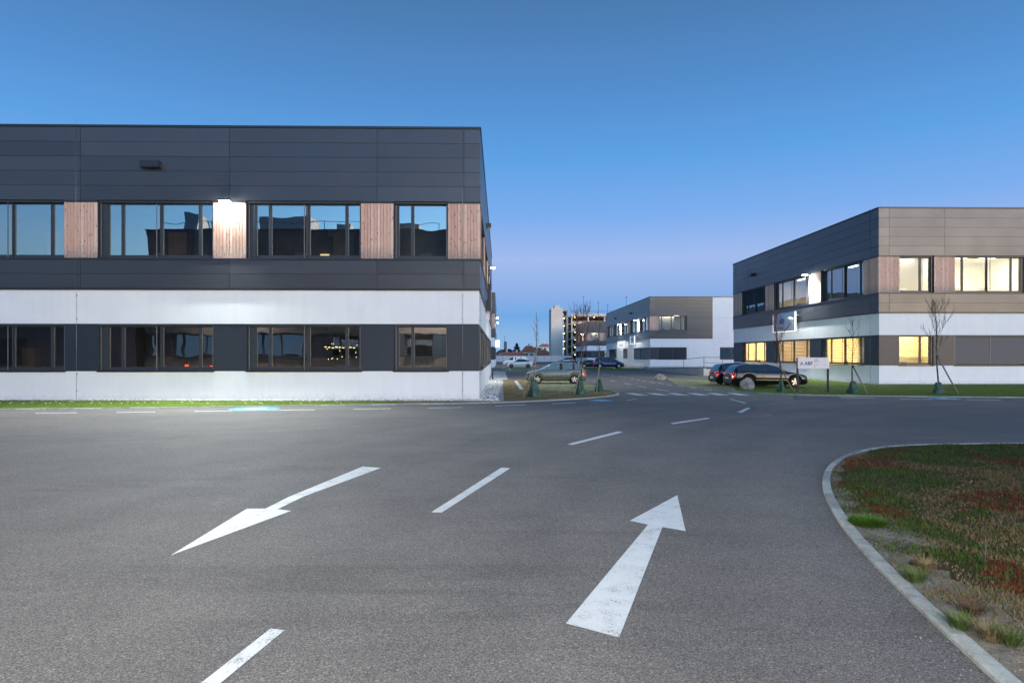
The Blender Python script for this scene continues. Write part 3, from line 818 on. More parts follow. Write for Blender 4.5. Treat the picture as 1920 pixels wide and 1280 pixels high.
def offset(path, d):
    n = len(path); out = []
    for i in range(n):
        a = Vector(path[max(0, i - 1)]); b = Vector(path[min(n - 1, i + 1)]); t = (b - a).normalized()
        out.append((path[i][0] - t.y * d, path[i][1] + t.x * d))
    return out

# right foreground island
kp = smooth(P2([(2600, 826), (1920, 832), (1760, 834), (1690, 836), (1625, 843), (1580, 856), (1552, 874), (1541, 897), (1543, 925), (1558, 957), (1584, 998), (1640, 1062), (1700, 1122), (1760, 1180), (1822, 1238), (1900, 1310), (2040, 1420), (2300, 1600)]), 2)
kerb('kerb', kp, .115, .045, 'pale concrete kerb curving round the grass island at right', side=1)
isl = offset(kp, .124)
ISL = isl + [(40, -3), (60, 5), (60, 15.5)]
sheet('lawn', ISL, -.01, .028, 'island_turf', 'mixed rusty and green turf base of the right foreground island')
def strip(path, f):
    out = []
    for i, p in enumerate(path):
        a = Vector(path[max(0, i - 1)]); b = Vector(path[min(len(path) - 1, i + 1)]); t_ = (b - a).normalized(); w_ = f(p); out.append((p[0] - t_.y * w_, p[1] + t_.x * w_))
    return out
fine = []
for a_, b_ in zip(isl[:-1], isl[1:]):
    n_ = max(1, int((Vector(b_) - Vector(a_)).length / .12))
    if b_[1] < 13.5 and a_[1] > 1.5: fine += [tuple(Vector(a_).lerp(Vector(b_), q / n_)) for q in range(n_)]
inner = strip(fine, lambda p: max(.03, (.16 + .42 * max(0, min(1, (9.6 - p[1]) / 3.0))) * (1 + 1.5 * mnoise.noise(Vector((p[0] * 1.3, p[1] * 1.3, 4))) + .8 * mnoise.noise(Vector((p[0] * 5, p[1] * 5, 9))))))
sm_ = MB(); nf = len(fine)
sm_.add([(x, y, .032) for x, y in fine] + [(x, y, .032) for x, y in inner], [(i, i + 1, nf + i + 1, nf + i) for i in range(nf - 1)])
o = sm_.build('soil', M['soil'], fix=True); o['kind'] = 'structure'; o['label'] = 'pale bare soil strip along the near kerb'
# left verge and tree island
le = smooth(P2([(-900, 776), (0, 768.5), (300, 765.5), (600, 761), (930, 756), (1040, 751), (1110, 746.5), (1146, 743), (1163, 739.5), (1158, 736), (1145, 731.5), (1128, 727)]), 2)
kerb('kerb', le, .10, .05, 'kerb edging of the left grass verge and tree island', side=1)
le_in = offset(le, .1)
gx0 = -1.51 + .95
north = P2([(1095, 716), (1040, 713.2), (940, 713)])
LE_POLY = le_in + north + [(north[-1][0], 29.5 - 1.15), (-60, 29.5 + 1.05 - 1.15)]
sheet('lawn', LE_POLY, -.01, .045, 'lawn_dry', 'dry grass of the tree island and verge')
vg = [p for p in le_in if p[0] < -4.5]
sheet('lawn', vg + [(-4.5, 28.25), (-60, 29.4)], .046, .05, 'lawn_green', 'narrow green verge below the left building')
pv = P2([(1010, 733), (1100, 735), (1140, 731), (1124, 727), (1094, 717), (1040, 714.2), (1000, 714.2)])
sheet('grass_pavers', pv, .046, .05, 'paver_grass', 'grass pavers under the green hatchback')
# gravel strip round the left building
sheet('gravel', [(-60, 29.5 + 1.05 - 1.15), (-.35, 28.42), (-.35 - .018 * 26, 54.5), (-1.53 - .018 * 26, 54.5), (-1.53, 29.48), (-60, 30.52)], .0, .055, 'white_gravel', 'white pebble strip along the building foot')
sheet('gravel', [(25.2, 44.3), (70, 45.1), (70, 46.0), (25.75, 45.28), (25.2, 73), (24.7, 73)], .0, .06, 'white_gravel', 'pebble strip at the foot of the right building')
# second parking bay further down
sheet('lawn', P2([(936, 697), (1022, 697), (1030, 694), (1015, 689.5), (940, 689.5)]), -.01, .04, 'paver_grass', 'grass parking bay under the white saloon')
sheet('path', [(-1.9, 55), (-.4, 55), (-.9, 84), (-2.4, 84)], -.01, .03, 'pale_concrete', 'pale paving along the far wall')
# right lawn
re_ = smooth(P2([(1246, 711.3), (1262, 719), (1290, 725.5), (1330, 731), (1404, 736.5), (1480, 740.5), (1640, 743.2), (1920, 746), (2500, 750)]), 2)
kerb('kerb', re_, .12, .05, 'kerb along the lawn of the right building', side=1)
rin = offset(re_, .12)
sheet('lawn', rin + [(60, 46.2), (25.5, 45.3), (25.0, 55.0), (13.4, 55.0)], -.01, .045, 'lawn_green', 'green lawn in front of the right building')
sheet('lawn', P2([(1246, 711.2), (1262, 718.5), (1300, 726.5), (1380, 733.5), (1372, 720), (1330, 713), (1280, 711.2)]), .046, .05, 'paver_grass', 'grass pavers behind the black cars')
# strip by the middle building
sheet('lawn', P2([(1093, 691.5), (1128, 694.5), (1180, 694.2), (1212, 693.2), (1190, 690.6), (1120, 689.4), (1085, 689)]), -.01, .05, 'lawn_green', 'grass strip in front of the blue people carrier')
sheet('lawn', P2([(1030, 680.5), (1082, 682.5), (1130, 683.2), (1130, 681), (1075, 679.5), (1035, 679)]), -.01, .05, 'lawn_green', 'small far lawn by the silver car')

# ---- painted markings
def mark(name, pix, mat='white_paint', z=.004, label=None):
    return sheet(name, P2(pix), 0, z, mat, label, True)
mark('lane_marking', [(808, 960.5), (828, 961), (957, 877.5), (940, 876.5)], label='long white centre dash of the near road')
mark('lane_marking', [(376, 1281), (413, 1281), (533.5, 1181.5), (507, 1178.5)], 'worn_white_paint')
mark('lane_marking', [(376, 1281), (413, 1281), (330, 1352), (285, 1352)], 'worn_white_paint')
mark('lane_marking', [(1063.5, 832.5), (1073, 834), (1168.5, 810), (1159, 808.5)])
mark('lane_marking', [(1256, 793.2), (1263, 795), (1332, 784.5), (1326, 783)])
mark('lane_marking', [(1382, 772.5), (1391, 773.6), (1408, 765), (1401, 764)])
mark('lane_marking', [(1367.5, 748.3), (1371, 748), (1400, 755.3), (1396, 756)])
mark('road_arrow', [(1270, 928), (1285.5, 995.5), (1242, 988), (1161, 1195), (1061, 1168.5), (1215, 983.5), (1181, 976)], label='large white arrow on the right lane pointing away')
mark('road_arrow', [(320, 1041), (546, 957.5), (520, 954.5), (570, 930.5), (714.5, 877), (680, 874.5), (540, 932), (498, 953.5), (463, 953.5)], label='large white arrow on the left lane pointing back')
for (x0, x1, y0, y1) in ((66, 145, 774.6, 773.6), (218, 291, 772.8, 771.8), (364, 436, 770.8, 770), (500, 590, 769, 768), (663, 733, 767, 765.8), (802, 867, 764.6, 763.6), (928, 986, 760.8, 758.8), (1036, 1080, 756.6, 754.6), (1176, 1194, 750.2, 747.6), (1688, 1749, 747.8, 748.6), (1811, 1877, 749.2, 750), (1575, 1640, 744.8, 745.8)):
    mark('parking_marking', [(x0, y0 - .3), (x1, y1 - .3), (x1, y1 + .5), (x0, y0 + .5)], 'worn_white_paint')
for i, x in enumerate((1171, 1211, 1249, 1287, 1324, 1362)):
    mark('zebra_stripe', [(x, 737), (x + 17, 737), (x + 17 + 28, 740.8), (x + 17 + 3 + 4, 740.9)])
for (x0, y0, x1, y1) in ((1170, 718.5, 1182, 720.5), (1196, 723.5, 1211, 726.3), (1230, 729.5, 1254, 732.7), (1143, 713.5, 1152, 715), (1160, 705.2, 1165, 706.2), (1168, 707, 1173, 708), (1181, 709.5, 1188, 710.7), (1192, 711.7, 1199, 713), (1203, 714, 1210, 715.2), (1217, 716, 1227, 717.6), (1233, 717.8, 1243, 719.2), (1250, 720.6, 1259, 722), (1270, 723.3, 1281, 725), (1295, 726.5, 1306, 728), (1318, 730, 1334, 732), (1130, 701.5, 1134, 702.1), (1137, 702.6, 1141, 703.2), (1145, 703.5, 1150, 704.1)):
    mark('parking_marking', [(x0, y0 - .35), (x1, y1 - .35), (x1 + 2, y1 + .5), (x0 + 2, y0 + .5)])
def symbol(cx, cy, w, name='parking_symbol'):
    X, Y, _ = G(cx, cy); m = MB(); s = w / 2
    ring = [(X + s * 1.0 * math.cos(2 * math.pi * i / 28), Y + s * .95 * math.sin(2 * math.pi * i / 28)) for i in range(28)]
    m.prism(ring, 0, .004, 0, True)
    def ln(a, b, t):
        a, b = Vector(a), Vector(b); d = (b - a).normalized(); n = Vector((-d.y, d.x)) * t
        m.prism([(X + p.x * s, Y + p.y * s) for p in (a - n, b - n, b + n, a + n)], 0, .008, 1, True)
    ln((-.45, .1), (.4, .35), .16); ln((-.05, .2), (.1, -.5), .14); ln((.1, -.5), (.6, -.3), .12); ln((-.6, -.5), (-.05, -.35), .10)
    o = m.build(name, [M['blue_paint'], M['white_paint']]); o['kind'] = 'structure'; o['label'] = 'bright blue parking symbol with white strokes painted on the asphalt'
symbol(477.5, 766.4, 1.85); symbol(1126, 750.6, 1.15); symbol(1771, 747.2, 1.35)
mark('road_stain', [(1392, 777), (1410, 773.5), (1440, 774.5), (1450, 779), (1435, 783), (1405, 782.5)], 'red_worn_paint', .003, 'faint red worn patch on the asphalt')
# white bay divider planks on the grass
def plank(p0, p1, w, label):
    a, b = Vector(G(*p0)), Vector(G(*p1)); d = (b - a).normalized(); n = Vector((-d.y, d.x, 0)) * w
    m = MB(); m.prism([(q.x, q.y) for q in (a - n, b - n, b + n, a + n)], .03, .085)
    tag(m.build('bay_divider', M['pale_concrete']), label, 'kerb strip', 'pale strips dividing the parking bays')
plank((967, 716), (977.5, 731), .11, 'pale strip dividing bays, on the grass left of the green hatchback')
plank((953.5, 690.8), (956.5, 694.3), .16, 'small pale strip in the far bay left of the white saloon')

# ---- loading ramp with its retaining wall and rail by the middle building
rp = empty('loading_ramp', (19.3, 65, 0), 0, 'pale concrete loading ramp with handrail left of the right building', 'ramp')
m = MB(); v = [(0, 0, -.3), (0, 0, .78), (0, 24, .03), (0, 24, -.3)]; v2 = [(p[0] + .25, p[1], p[2]) for p in v]
m.add(v + v2, [(0, 1, 2, 3), (7, 6, 5, 4), (0, 4, 5, 1), (1, 5, 6, 2), (2, 6, 7, 3), (3, 7, 4, 0)])
m.add([(.25, .0, -.3), (.25, 0, .70), (7, 0, .70), (7, 0, -.3)], [(0, 1, 2, 3)])
m.add([(.25, 0, .70), (7, 0, .70), (7, 24, .0), (.25, 24, .0)], [(0, 1, 2, 3)])
m.build('ramp_wall', M['pale_concrete'], rp)
m = MB()
for (x, y) in ((.12, .3), (2.0, .3)): m.bar((x, y, .78), (x, y, 1.85), .025)
m.bar((.12, .3, 1.85), (2.0, .3, 1.85), .025); m.bar((.12, .3, 1.3), (2.0, .3, 1.3), .018)
m.bar((.12, .3, 1.85), (.12, 8, 1.6), .025); m.bar((.12, 8, 1.6), (.12, 8, .5), .025)
m.build('handrail', M['dark_trim'], rp)

# ================================================================== GRASS BLADES
def pnoise(x, y, s, o=0): return mnoise.noise(Vector((x * s + o, y * s - o, o * .37)))
def blades(name, inside, pts_gen, n, hfun, colfun, seed, label, wid=.006):
    rg = np.random.default_rng(seed); V = []; Fc = []; Cc = []
    cnt = 0; tries = 0
    while cnt < n and tries < n * 6:
        tries += 1
        x, y = pts_gen(rg)
        if not inside(x, y): continue
        dens, h = hfun(x, y)
        if rg.random() > dens: continue
        h *= .6 + .8 * rg.random()
        a = rg.random() * 6.283; lean = (.25 + .9 * rg.random()) * h
        wd = wid * (.7 + .7 * rg.random()) * hscale
        dx, dy = math.cos(a), math.sin(a); px, py = -dy * wd, dx * wd
        zb = .025
        b = len(V)
        V += [(x - px, y - py, zb), (x + px, y + py, zb), (x + px * .7 + dx * lean * .35, y + py * .7 + dy * lean * .35, zb + h * .6), (x - px * .7 + dx * lean * .35, y - py * .7 + dy * lean * .35, zb + h * .6), (x + dx * lean, y + dy * lean, zb + h * .9)]
        Fc += [(b, b + 1, b + 2, b + 3), (b + 3, b + 2, b + 4)]
        c = colfun(x, y, rg); k = .75 + .5 * rg.random()
        Cc += [(c[0] * k, c[1] * k, c[2] * k, 1)] * 5
        cnt += 1
    me = bpy.data.meshes.new(name); me.from_pydata(V, [], Fc); me.materials.append(M['blades'])
    ca = me.color_attributes.new('Col', 'FLOAT_COLOR', 'POINT'); ca.data.foreach_set('color', np.array(Cc, dtype=np.float32).ravel())
    me.update(); o = bpy.data.objects.new(name, me); C.objects.link(o)
    o['kind'] = 'stuff'; o['label'] = label
    return o
hscale = 1.0
def poly_in(poly):
    pa = [(p[0], p[1]) for p in poly]; n = len(pa)
    def f(x, y):
        c = False; j = n - 1
        for i in range(n):
            if (pa[i][1] > y) != (pa[j][1] > y) and x < (pa[j][0] - pa[i][0]) * (y - pa[i][1]) / (pa[j][1] - pa[i][1]) + pa[i][0]: c = not c
            j = i
        return c
    return f
def edge_dist(poly):
    seg = [(Vector(a), Vector(b)) for a, b in zip(poly[:-1], poly[1:])]
    def f(x, y):
        p = Vector((x, y)); m = 9
        for a, b in seg[::3]:
            m = min(m, (p - a).length)
        return m
    return f
isl_in = poly_in(ISL); isl_d = edge_dist(isl)
def cov(x, y):
    d = isl_d(x, y); near = max(0, min(1, (9.5 - y) / 4))            # bare soil along the near kerb
    bare = max(0, 1 - d / (.25 + .85 * near * (.5 + 1.2 * abs(pnoise(x, y, .9, 7)))))
    return max(0, min(1, 1 - bare * (1.1 if y < 9.5 else .3) + .22 * pnoise(x, y, 2.5, 3)))
def hI(x, y):
    c = cov(x, y); t = pnoise(x, y, 1.6, 11)
    return (c * (.55 + .45 * max(0, min(1, .5 + 1.6 * t))), .024 + .026 * max(0, .5 + t))
def colI(x, y, rg):
    a = pnoise(x, y, .55, 1) + .45 * pnoise(x, y, 1.9, 2); b = pnoise(x, y, .62, 21) + .5 * pnoise(x, y, 2.1, 5)
    r = rg.random(); far = min(1, max(0, (x - 6.0) / 7 + (y - 11) / 10))
    if b > .24 and r < .6: return (.14, .028, .018)        # red stonecrop patches
    if a + .25 * far < -.10 and r < .75: return (.17, .115, .065)
    if r < .14: return (.11, .085, .045)
    if r < .30: return (.055, .035, .024)
    return (.040, .085, .012) if rg.random() < .6 else (.07, .105, .018)
def genI(rg):
    # denser close to the camera
    y = 3.0 + 12.5 * rg.random() ** 1.35; x0 = 2.2 + max(0, (y - 3) * .35); return (x0 + (min(16.5, y * .83 + 1.2) - x0) * rg.random(), y)
blades('grass', isl_in, genI, 62000, hI, colI, 1, 'patchy green, straw and reddish grass on the right foreground island', .0055)
hscale = 2.2
in_l = poly_in(LE_POLY)
def hL(x, y): return (1, .05 + .03 * pnoise(x, y, 1.2, 4))
def colL(x, y, rg):
    r = rg.random()
    if x < -6.5 + 2 * pnoise(x, y, .5): return (.12, .20, .02) if r < .75 else (.18, .23, .05)
    a = pnoise(x, y, .9, 5)
    if x > 0 and y > 33: return (.18, .23, .045) if r < .55 else (.38, .34, .2)
    if r < .35 + a * .6: return (.12, .16, .03)
    return (.29, .20, .11) if r < .8 else (.19, .09, .06)
blades('grass', in_l, lambda rg: (-27 + 33 * rg.random(), 24.2 + 20 * rg.random() ** 1.6), 15000, hL, colL, 2, 'short grass of the left verge and tree island', .006)
in_r = poly_in(rin + [(60, 44.3), (25.3, 44.3), (25.0, 54.9), (13.4, 54.9)])
blades('grass', in_r, lambda rg: (11 + 29 * rg.random(), 30 + 25 * rg.random()), 12000, lambda x, y: (1, .045), lambda x, y, rg: (.11, .19, .022) if rg.random() < .8 else (.19, .17, .06), 3, 'short lawn grass before the right building', .007)
hscale = 1.0
# white daisies dotted over the verge read as part of its grass
m = MB(); rr = random.Random(4)
for i in range(55):
    x = -24 + 17 * rr.random(); y = 26.2 + 1.9 * rr.random()
    if in_l(x, y): m.box((x - .025, y - .025, .09), (x + .025, y + .025, .105))
o = m.build('daisies', M['house_plaster']); o['kind'] = 'stuff'; o['label'] = 'tiny white daisies scattered over the left verge'
# pebbles on the gravel strip
m = MB(); rr = random.Random(8)
for i in range(2600):
    if i < 1900: x = -24 + 23.4 * rr.random(); y = 28.45 + 1.0 * rr.random() - .018 * (x + 1.5)
    else: x = -1.45 + 1.0 * rr.random() - .02 * 10; y = 28.6 + 22 * rr.random() ** 1.5
    s = .02 + .025 * rr.random(); t0 = rr.random() * 6
    ring = [(x + s * math.cos(t0 + k * 1.257) * (1 + .3 * rr.random()), y + s * math.sin(t0 + k * 1.257), .05) for k in range(5)]
    m.add(ring + [(x, y, .05 + s * (.7 + .5 * rr.random()))], [(k, (k + 1) % 5, 5) for k in range(5)], 0 if rr.random() < .8 else 1)
o = m.build('pebbles', [M['house_plaster'], M['concrete']]); o['kind'] = 'stuff'; o['label'] = 'loose pale pebbles along the left building foot'
# grit, leaf bits and small stones gathered along the near kerb
m = MB(); rr = random.Random(31)
for i in range(900):
    k = rr.randrange(len(kp) - 1); a_, b_ = Vector(kp[k]), Vector(kp[k + 1]); p = a_.lerp(b_, rr.random()); d_ = (b_ - a_).normalized(); n_ = Vector((-d_.y, d_.x))
    side_ = rr.random() < .45; off = (-.02 - .22 * rr.random() ** 2.2) if side_ else (.14 + .9 * rr.random() ** 1.5)
    p = p + n_ * off; s = rr.uniform(.003, .008); z = .003 if side_ else .032; t0 = rr.random() * 6
    ring = [(p.x + s * math.cos(t0 + q * 1.57) * rr.uniform(.6, 1.3), p.y + s * math.sin(t0 + q * 1.57) * rr.uniform(.6, 1.3), z) for q in range(4)]
    m.add(ring + [(p.x, p.y, z + s * .8)], [(q, (q + 1) % 4, 4) for q in range(4)], rr.choice((0, 0, 1, 2)))
o = m.build('grit', [M['concrete'], M['stake_wood'], M['stake_wood']]); o['kind'] = 'stuff'; o['label'] = 'grit and dry leaf bits lying along the near kerb'
# single leafy weed and dry tufts on the island
def tuft(name, cx, cy, n, h, spread, cols, label, cat, leaf=False, seed=0):
    rr = random.Random(seed); X, Y, _ = G(cx, cy, .03); V = []; Fc = []; Cc = []
    for i in range(n):
        a = rr.random() * 6.28; q = spread * rr.random() ** .6 * (1 if leaf else .25); bx, by = q * math.cos(a), q * math.sin(a)
        L_ = h * (.5 + .6 * rr.random()); ln = L_ * (.3 + .7 * rr.random()); w_ = (.0055 if leaf else .003)
        dx, dy = math.cos(a + rr.uniform(-.6, .6)), math.sin(a + rr.uniform(-.6, .6))
        zb = (L_ * rr.random() * .8 if leaf else 0); b = len(V); wl = .5 if leaf else 1
        V += [(bx - dy * w_ * .3, by + dx * w_ * .3, zb), (bx + dx * ln * .4 - dy * w_, by + dy * ln * .4 + dx * w_, zb + L_ * .45 * wl), (bx + dx * ln, by + dy * ln, zb + L_ * .8 * wl), (bx + dx * ln * .4 + dy * w_, by + dy * ln * .4 - dx * w_, zb + L_ * .45 * wl)]
        Fc.append((b, b + 1, b + 2, b + 3)); c = rr.choice(cols); k = .7 + .6 * rr.random(); Cc += [(c[0] * k, c[1] * k, c[2] * k, 1)] * 4
    me = bpy.data.meshes.new(name); me.from_pydata(V, [], Fc); me.materials.append(M['blades'])
    ca = me.color_attributes.new('Col', 'FLOAT_COLOR', 'POINT'); ca.data.foreach_set('color', np.array(Cc, dtype=np.float32).ravel()); me.update()
    o = bpy.data.objects.new(name, me); C.objects.link(o); o.location = (X, Y, .03)
    return tag(o, label, cat, None if leaf else 'grass tufts on the right island')
tuft('weed', 1626, 984, 1500, .085, .17, [(.06, .14, .015), (.085, .17, .02)], 'small bright green leafy weed near the kerb of the right island', 'weed', True, 1)
for (x, y, c, l, s) in ((1735, 1068, 'straw', 'pale straw tuft in the middle of the right island soil', 2), (1820, 1152, 'brown', 'brown dead tuft above the green one at lower right', 3), (1800, 1178, 'green', 'low green tuft beside the kerb at lower right', 4),
                     (1858, 1200, 'straw', 'tall straw coloured tuft lowest at right', 5), (1715, 1090, 'green', 'green tuft next to the pale straw one by the kerb', 6), (1893, 1208, 'green', 'green tuft at the right edge of the picture', 7)):
    tuft('grass_tuft', x, y, 200, .15, .32, {'straw': [(.22, .17, .09), (.17, .12, .06)], 'brown': [(.08, .045, .03), (.12, .08, .05)], 'green': [(.055, .095, .018), (.09, .12, .035)]}[c], l, 'grass tuft', False, s)
dry = tuft('dry_stalk', 1847, 1055, 1, .05, .02, [(.25, .17, .12)], 'single thin dry stalk standing on the right island', 'plant', True, 9)
m = MB(); X, Y, _ = G(1847, 1070); m.bar((0, 0, .0), (.01, 0, .26), .003, .0015, 4); m.bar((0, 0, .12), (.05, .02, .24), .002, .001, 4); m.bar((0, 0, .08), (-.05, .01, .2), .002, .001, 4)
sb = m.build('stem', M['stake_wood'], dry)

# ================================================================== CARS
PROF = {
 'hatch':  dict(top=[(0, .36), (.012, .46), (.05, .545), (.14, .60), (.235, .655), (.30, .74), (.40, .915), (.48, .975), (.60, 1), (.78, .985), (.885, .94), (.925, .84), (.965, .69), (.985, .62), (.995, .5), (1, .36)],
                belt=[(0, .36), (.05, .53), (.235, .63), (.6, .66), (.93, .69), (1, .36)], ws=(.24, .43), rw=(.895, .965), pill=[.56, .60, .775, .80], side=(.29, .89)),
 'estate': dict(top=[(0, .36), (.01, .44), (.05, .53), (.15, .60), (.265, .655), (.33, .76), (.42, .93), (.50, .985), (.62, 1), (.80, .98), (.90, .94), (.94, .84), (.975, .68), (.99, .60), (.996, .5), (1, .36)],
                belt=[(0, .36), (.05, .52), (.265, .64), (.6, .665), (.94, .69), (1, .36)], ws=(.27, .44), rw=(.905, .97), pill=[.56, .58, .76, .775], side=(.31, .93)),
 'saloon': dict(top=[(0, .36), (.01, .46), (.05, .56), (.15, .63), (.25, .68), (.32, .78), (.42, .94), (.52, 1), (.66, .985), (.78, .90), (.88, .80), (.96, .76), (.985, .7), (.996, .52), (1, .36)],
                belt=[(0, .36), (.05, .54), (.25, .66), (.6, .69), (.9, .73), (1, .36)], ws=(.26, .43), rw=(.70, .87), pill=[.54, .57, .73, .745], side=(.30, .84)),
 'mpv':    dict(top=[(0, .32), (.01, .40), (.05, .49), (.12, .56), (.18, .62), (.28, .78), (.37, .92), (.45, .975), (.6, 1), (.82, .985), (.93, .94), (.96, .82), (.985, .62), (.995, .5), (1, .34)],
                belt=[(0, .32), (.05, .48), (.18, .585), (.6, .615), (.95, .64), (1, .34)], ws=(.19, .38), rw=(.935, .975), pill=[.50, .53, .72, .75], side=(.24, .93)),
}
def interp(pts, x):
    for (a, va), (b, vb) in zip(pts[:-1], pts[1:]):
        if x <= b: 
            t = (x - a) / (b - a); return va + (vb - va) * t
    return pts[-1][1]
PROF['van'] = dict(PROF['mpv'], side=(.24, .42), rw=(.99, .991))
def make_car(name, kind, L, W, H, paint_m, label, group, wr=.32, xw=(.19, .80), glass_m='car_glass', rim='alloy', extras=()):
    p = PROF[kind]; N = 96
    root = empty(name, (0, 0, 0), 0, label, 'car', group)
    raw = [interp(p['top'], i / N) for i in range(N + 1)]
    tp = raw[:]
    for _ in range(2): tp = [tp[0]] + [(tp[i - 1] + 2 * tp[i] + tp[i + 1]) / 4 for i in range(1, N)] + [tp[-1]]
    zf = .17
    xs = [(i / N) for i in range(N + 1)]
    hw0 = W / 2
    NP = 11
    def ring(s, out=0.0):
        i = s * N; i0 = min(N - 1, int(i)); t = i - i0
        top = (tp[i0] * (1 - t) + tp[i0 + 1] * t) * H; belt = min(interp(p['belt'], s) * H, top - .012)
        e = min(s, 1 - s) * L                                   # rounding of the plan at both ends
        r_ = .42 if s < .5 else .30
        q = 1 - max(0, 1 - e / r_) ** 2.3 * (.24 if s < .5 else .15)
        hw = hw0 * q + out
        bot = zf + (max(0, 1 - e / .18) * .06)
        zs = bot + .04
        for k in xw:
            dx = (s - k) * L; ra = wr + .045
            if abs(dx) < ra: zs = max(zs, wr + math.sqrt(ra * ra - dx * dx))
        zs = min(zs, belt - .1)
        th = max(0, (top - belt) / (H * .34)); th = min(th, 1)
        zm = zs + (belt - zs) * .5
        y7 = hw * (.93 - .20 * th)
        pts = [(0, bot), (hw * .80, bot), (hw * .975, zs), (hw * 1.0, max(zs + .01, zm)), (hw * .995, belt - .045 * min(1, (belt - zs))), (hw * .965, belt - .008), (hw * .93, belt), 
               (y7, belt + (top - belt) * .86), (y7 * .93, belt + (top - belt) * .94), (y7 * .6, top - (.012 if th > .3 else .01)), (0, top)]
        return pts, th
    body, gl, bl = MB(), MB(), MB()
    rings = [ring(s) for s in xs]
    verts = []
    for s, (pt, th) in zip(xs, rings):
        x = (s - .5) * L
        verts.append([(x, y, z) for (y, z) in pt])
    def face(mb, a, b, c, d, sm=True):
        mb.add([a, b, c, d], [(0, 1, 2, 3)], 0, sm)
    allv = []; idx = {}
    # shared-vertex meshes so that the shading is smooth
    def emitmesh(sel, mb):
        mp = {}
        for sgn in (1, -1):
            for i in range(N):
                for k in range(NP - 1):
                    if sel(i, k):
                        q = []
                        for (ii, kk) in ((i, k), (i + 1, k), (i + 1, k + 1), (i, k + 1)):
                            v = verts[ii][kk]; key = (ii, kk, sgn if kk not in (0, NP - 1) else 0)
                            if key not in mp: mp[key] = len(mb.v); mb.v.append((v[0], v[1] * sgn, v[2]))
                            q.append(mp[key])
                        if sgn > 0: q = q[::-1]
                        mb.f.append(q); mb.mi.append(0); mb.sm.append(True)
    def isglass(i, k):
        s = (i + .5) / N; th = (rings[i][1] + rings[i + 1][1]) / 2
        if k == 6:
            if not (p['side'][0] < s < p['side'][1]) or th < .22: return False
            if p['pill'][0] < s < p['pill'][1] or p['pill'][2] < s < p['pill'][3]: return False
            return True
        if k >= 8: return p['ws'][0] + .015 < s < p['ws'][1] - .02 or p['rw'][0] < s < p['rw'][1]
        return False
    def isblack(i, k): return k == 0
    emitmesh(lambda i, k: not isglass(i, k) and not isblack(i, k), body)
    for end, i in ((0, 0), (1, N)):
        r = verts[i]; v = [(a, b, c) for (a, b, c) in r] + [(a, -b, c) for (a, b, c) in r[1:-1]]
        o = len(body.v); body.v += v; n = NP
        ordr = list(range(0, n)) + [n + k for k in range(n - 3, -1, -1)]
        body.f.append([o + q for q in ordr]); body.mi.append(0); body.sm.append(False)
    emitmesh(isblack, bl); emitmesh(isglass, gl)
    bo = body.build('body', M[paint_m], root, fix=True)
    # liner that closes the wheel arches
    for k in xw:
        x = (k - .5) * L; bl.box((x - wr - .06, -hw0 * .72, zf), (x + wr + .06, hw0 * .72, wr * 2 + .07))
    bl.build('underbody', M['black'], root)
    gl.build('window', M[glass_m], root, fix=True)
    def patch(name_, s0, s1, k0, k1, mat, out=.006, sgns=(1, -1), z=None, par=bo, m=None):
        mb = m or MB()
        for sgn in sgns:
            prev = None; steps = max(1, int(abs(s1 - s0) * L / .04))
            for q in range(steps + 1):
                s = s0 + (s1 - s0) * q / steps; pts, th = ring(s, out); x = (s - .5) * L
                def pk(kf):
                    a = int(kf); t = kf - a; b = min(a + 1, NP - 1)
                    return (x, (pts[a][0] * (1 - t) + pts[b][0] * t) * sgn, pts[a][1] * (1 - t) + pts[b][1] * t)
                row = [pk(k0 + (k1 - k0) * j / 4) for j in range(5)]
                if prev:
                    for j in range(4):
                        fq = [prev[j], row[j], row[j + 1], prev[j + 1]]
                        if sgn > 0: fq = fq[::-1]
                        mb.add(fq, [(0, 1, 2, 3)], 0, True)
                prev = row
        if m is None: return mb.build(name_, M[mat], root if par is None else par)
    for sgn in (1, -1):
        for q in (0, 2):
            patch('pillar', p['pill'][q] - .004, p['pill'][q + 1] + .004, 6.0, 7.0, 'black', .003, (sgn,))
    # door gaps
    for s in (.315, .575, .775 if kind != 'saloon' else .80): patch('door_gap', s, s + .0022, 2.3, 6.0, 'black', .003)
    for s in (.52, .74): patch('door_handle', s, s + .035, 4.05, 4.25, paint_m if 'chrome' not in extras else 'chrome', .022)
    for sg_ in (1, -1): patch('side_trim', xw[0] + .09, xw[1] - .09, 2.6, 2.75, 'chrome' if 'chrome' in extras else 'dark_alloy', .010, (sg_,))
    patch('window_trim', p['side'][0] - .01, p['side'][1], 5.7, 6.0, 'chrome' if 'chrome' in extras else 'black', .006)
    if 'chrome' in extras:
        patch('window_trim', p['side'][0] + .1, p['side'][1] - .0, 7.0, 7.25, 'chrome', .006)
    # lights
    for sgn in (1, -1):
        patch('headlight', .018, .085, 4.0, 5.6, 'headlight', .006, (sgn,), par=root)
        patch('tail_light', .955, .992, 3.6 if kind != 'mpv' else 4.0, 5.5 if kind != 'mpv' else 6.2, 'tail_light', .008, (sgn,), par=root)
    # grille, bumpers and plates on the ends
    m = MB(); m.box((-L / 2 - .012, -hw0 * .45, .30), (-L / 2 + .02, hw0 * .45, .50)); m.build('grille', M['black'], root)
    m = MB(); m.box((L / 2 - .03, -hw0 * .62, .26), (L / 2 + .006, hw0 * .62, .34)); m.build('rear_bumper', M['black'], root)
    for sx in (-1, 1):
        m = MB(); zz = (.36 if sx < 0 else (.44 if kind != 'estate' else .52)); m.box((sx * (L / 2 + .008), -.26, zz), (sx * (L / 2 + .022), .26, zz + .11)); m.build('number_plate', M['plate'], root)
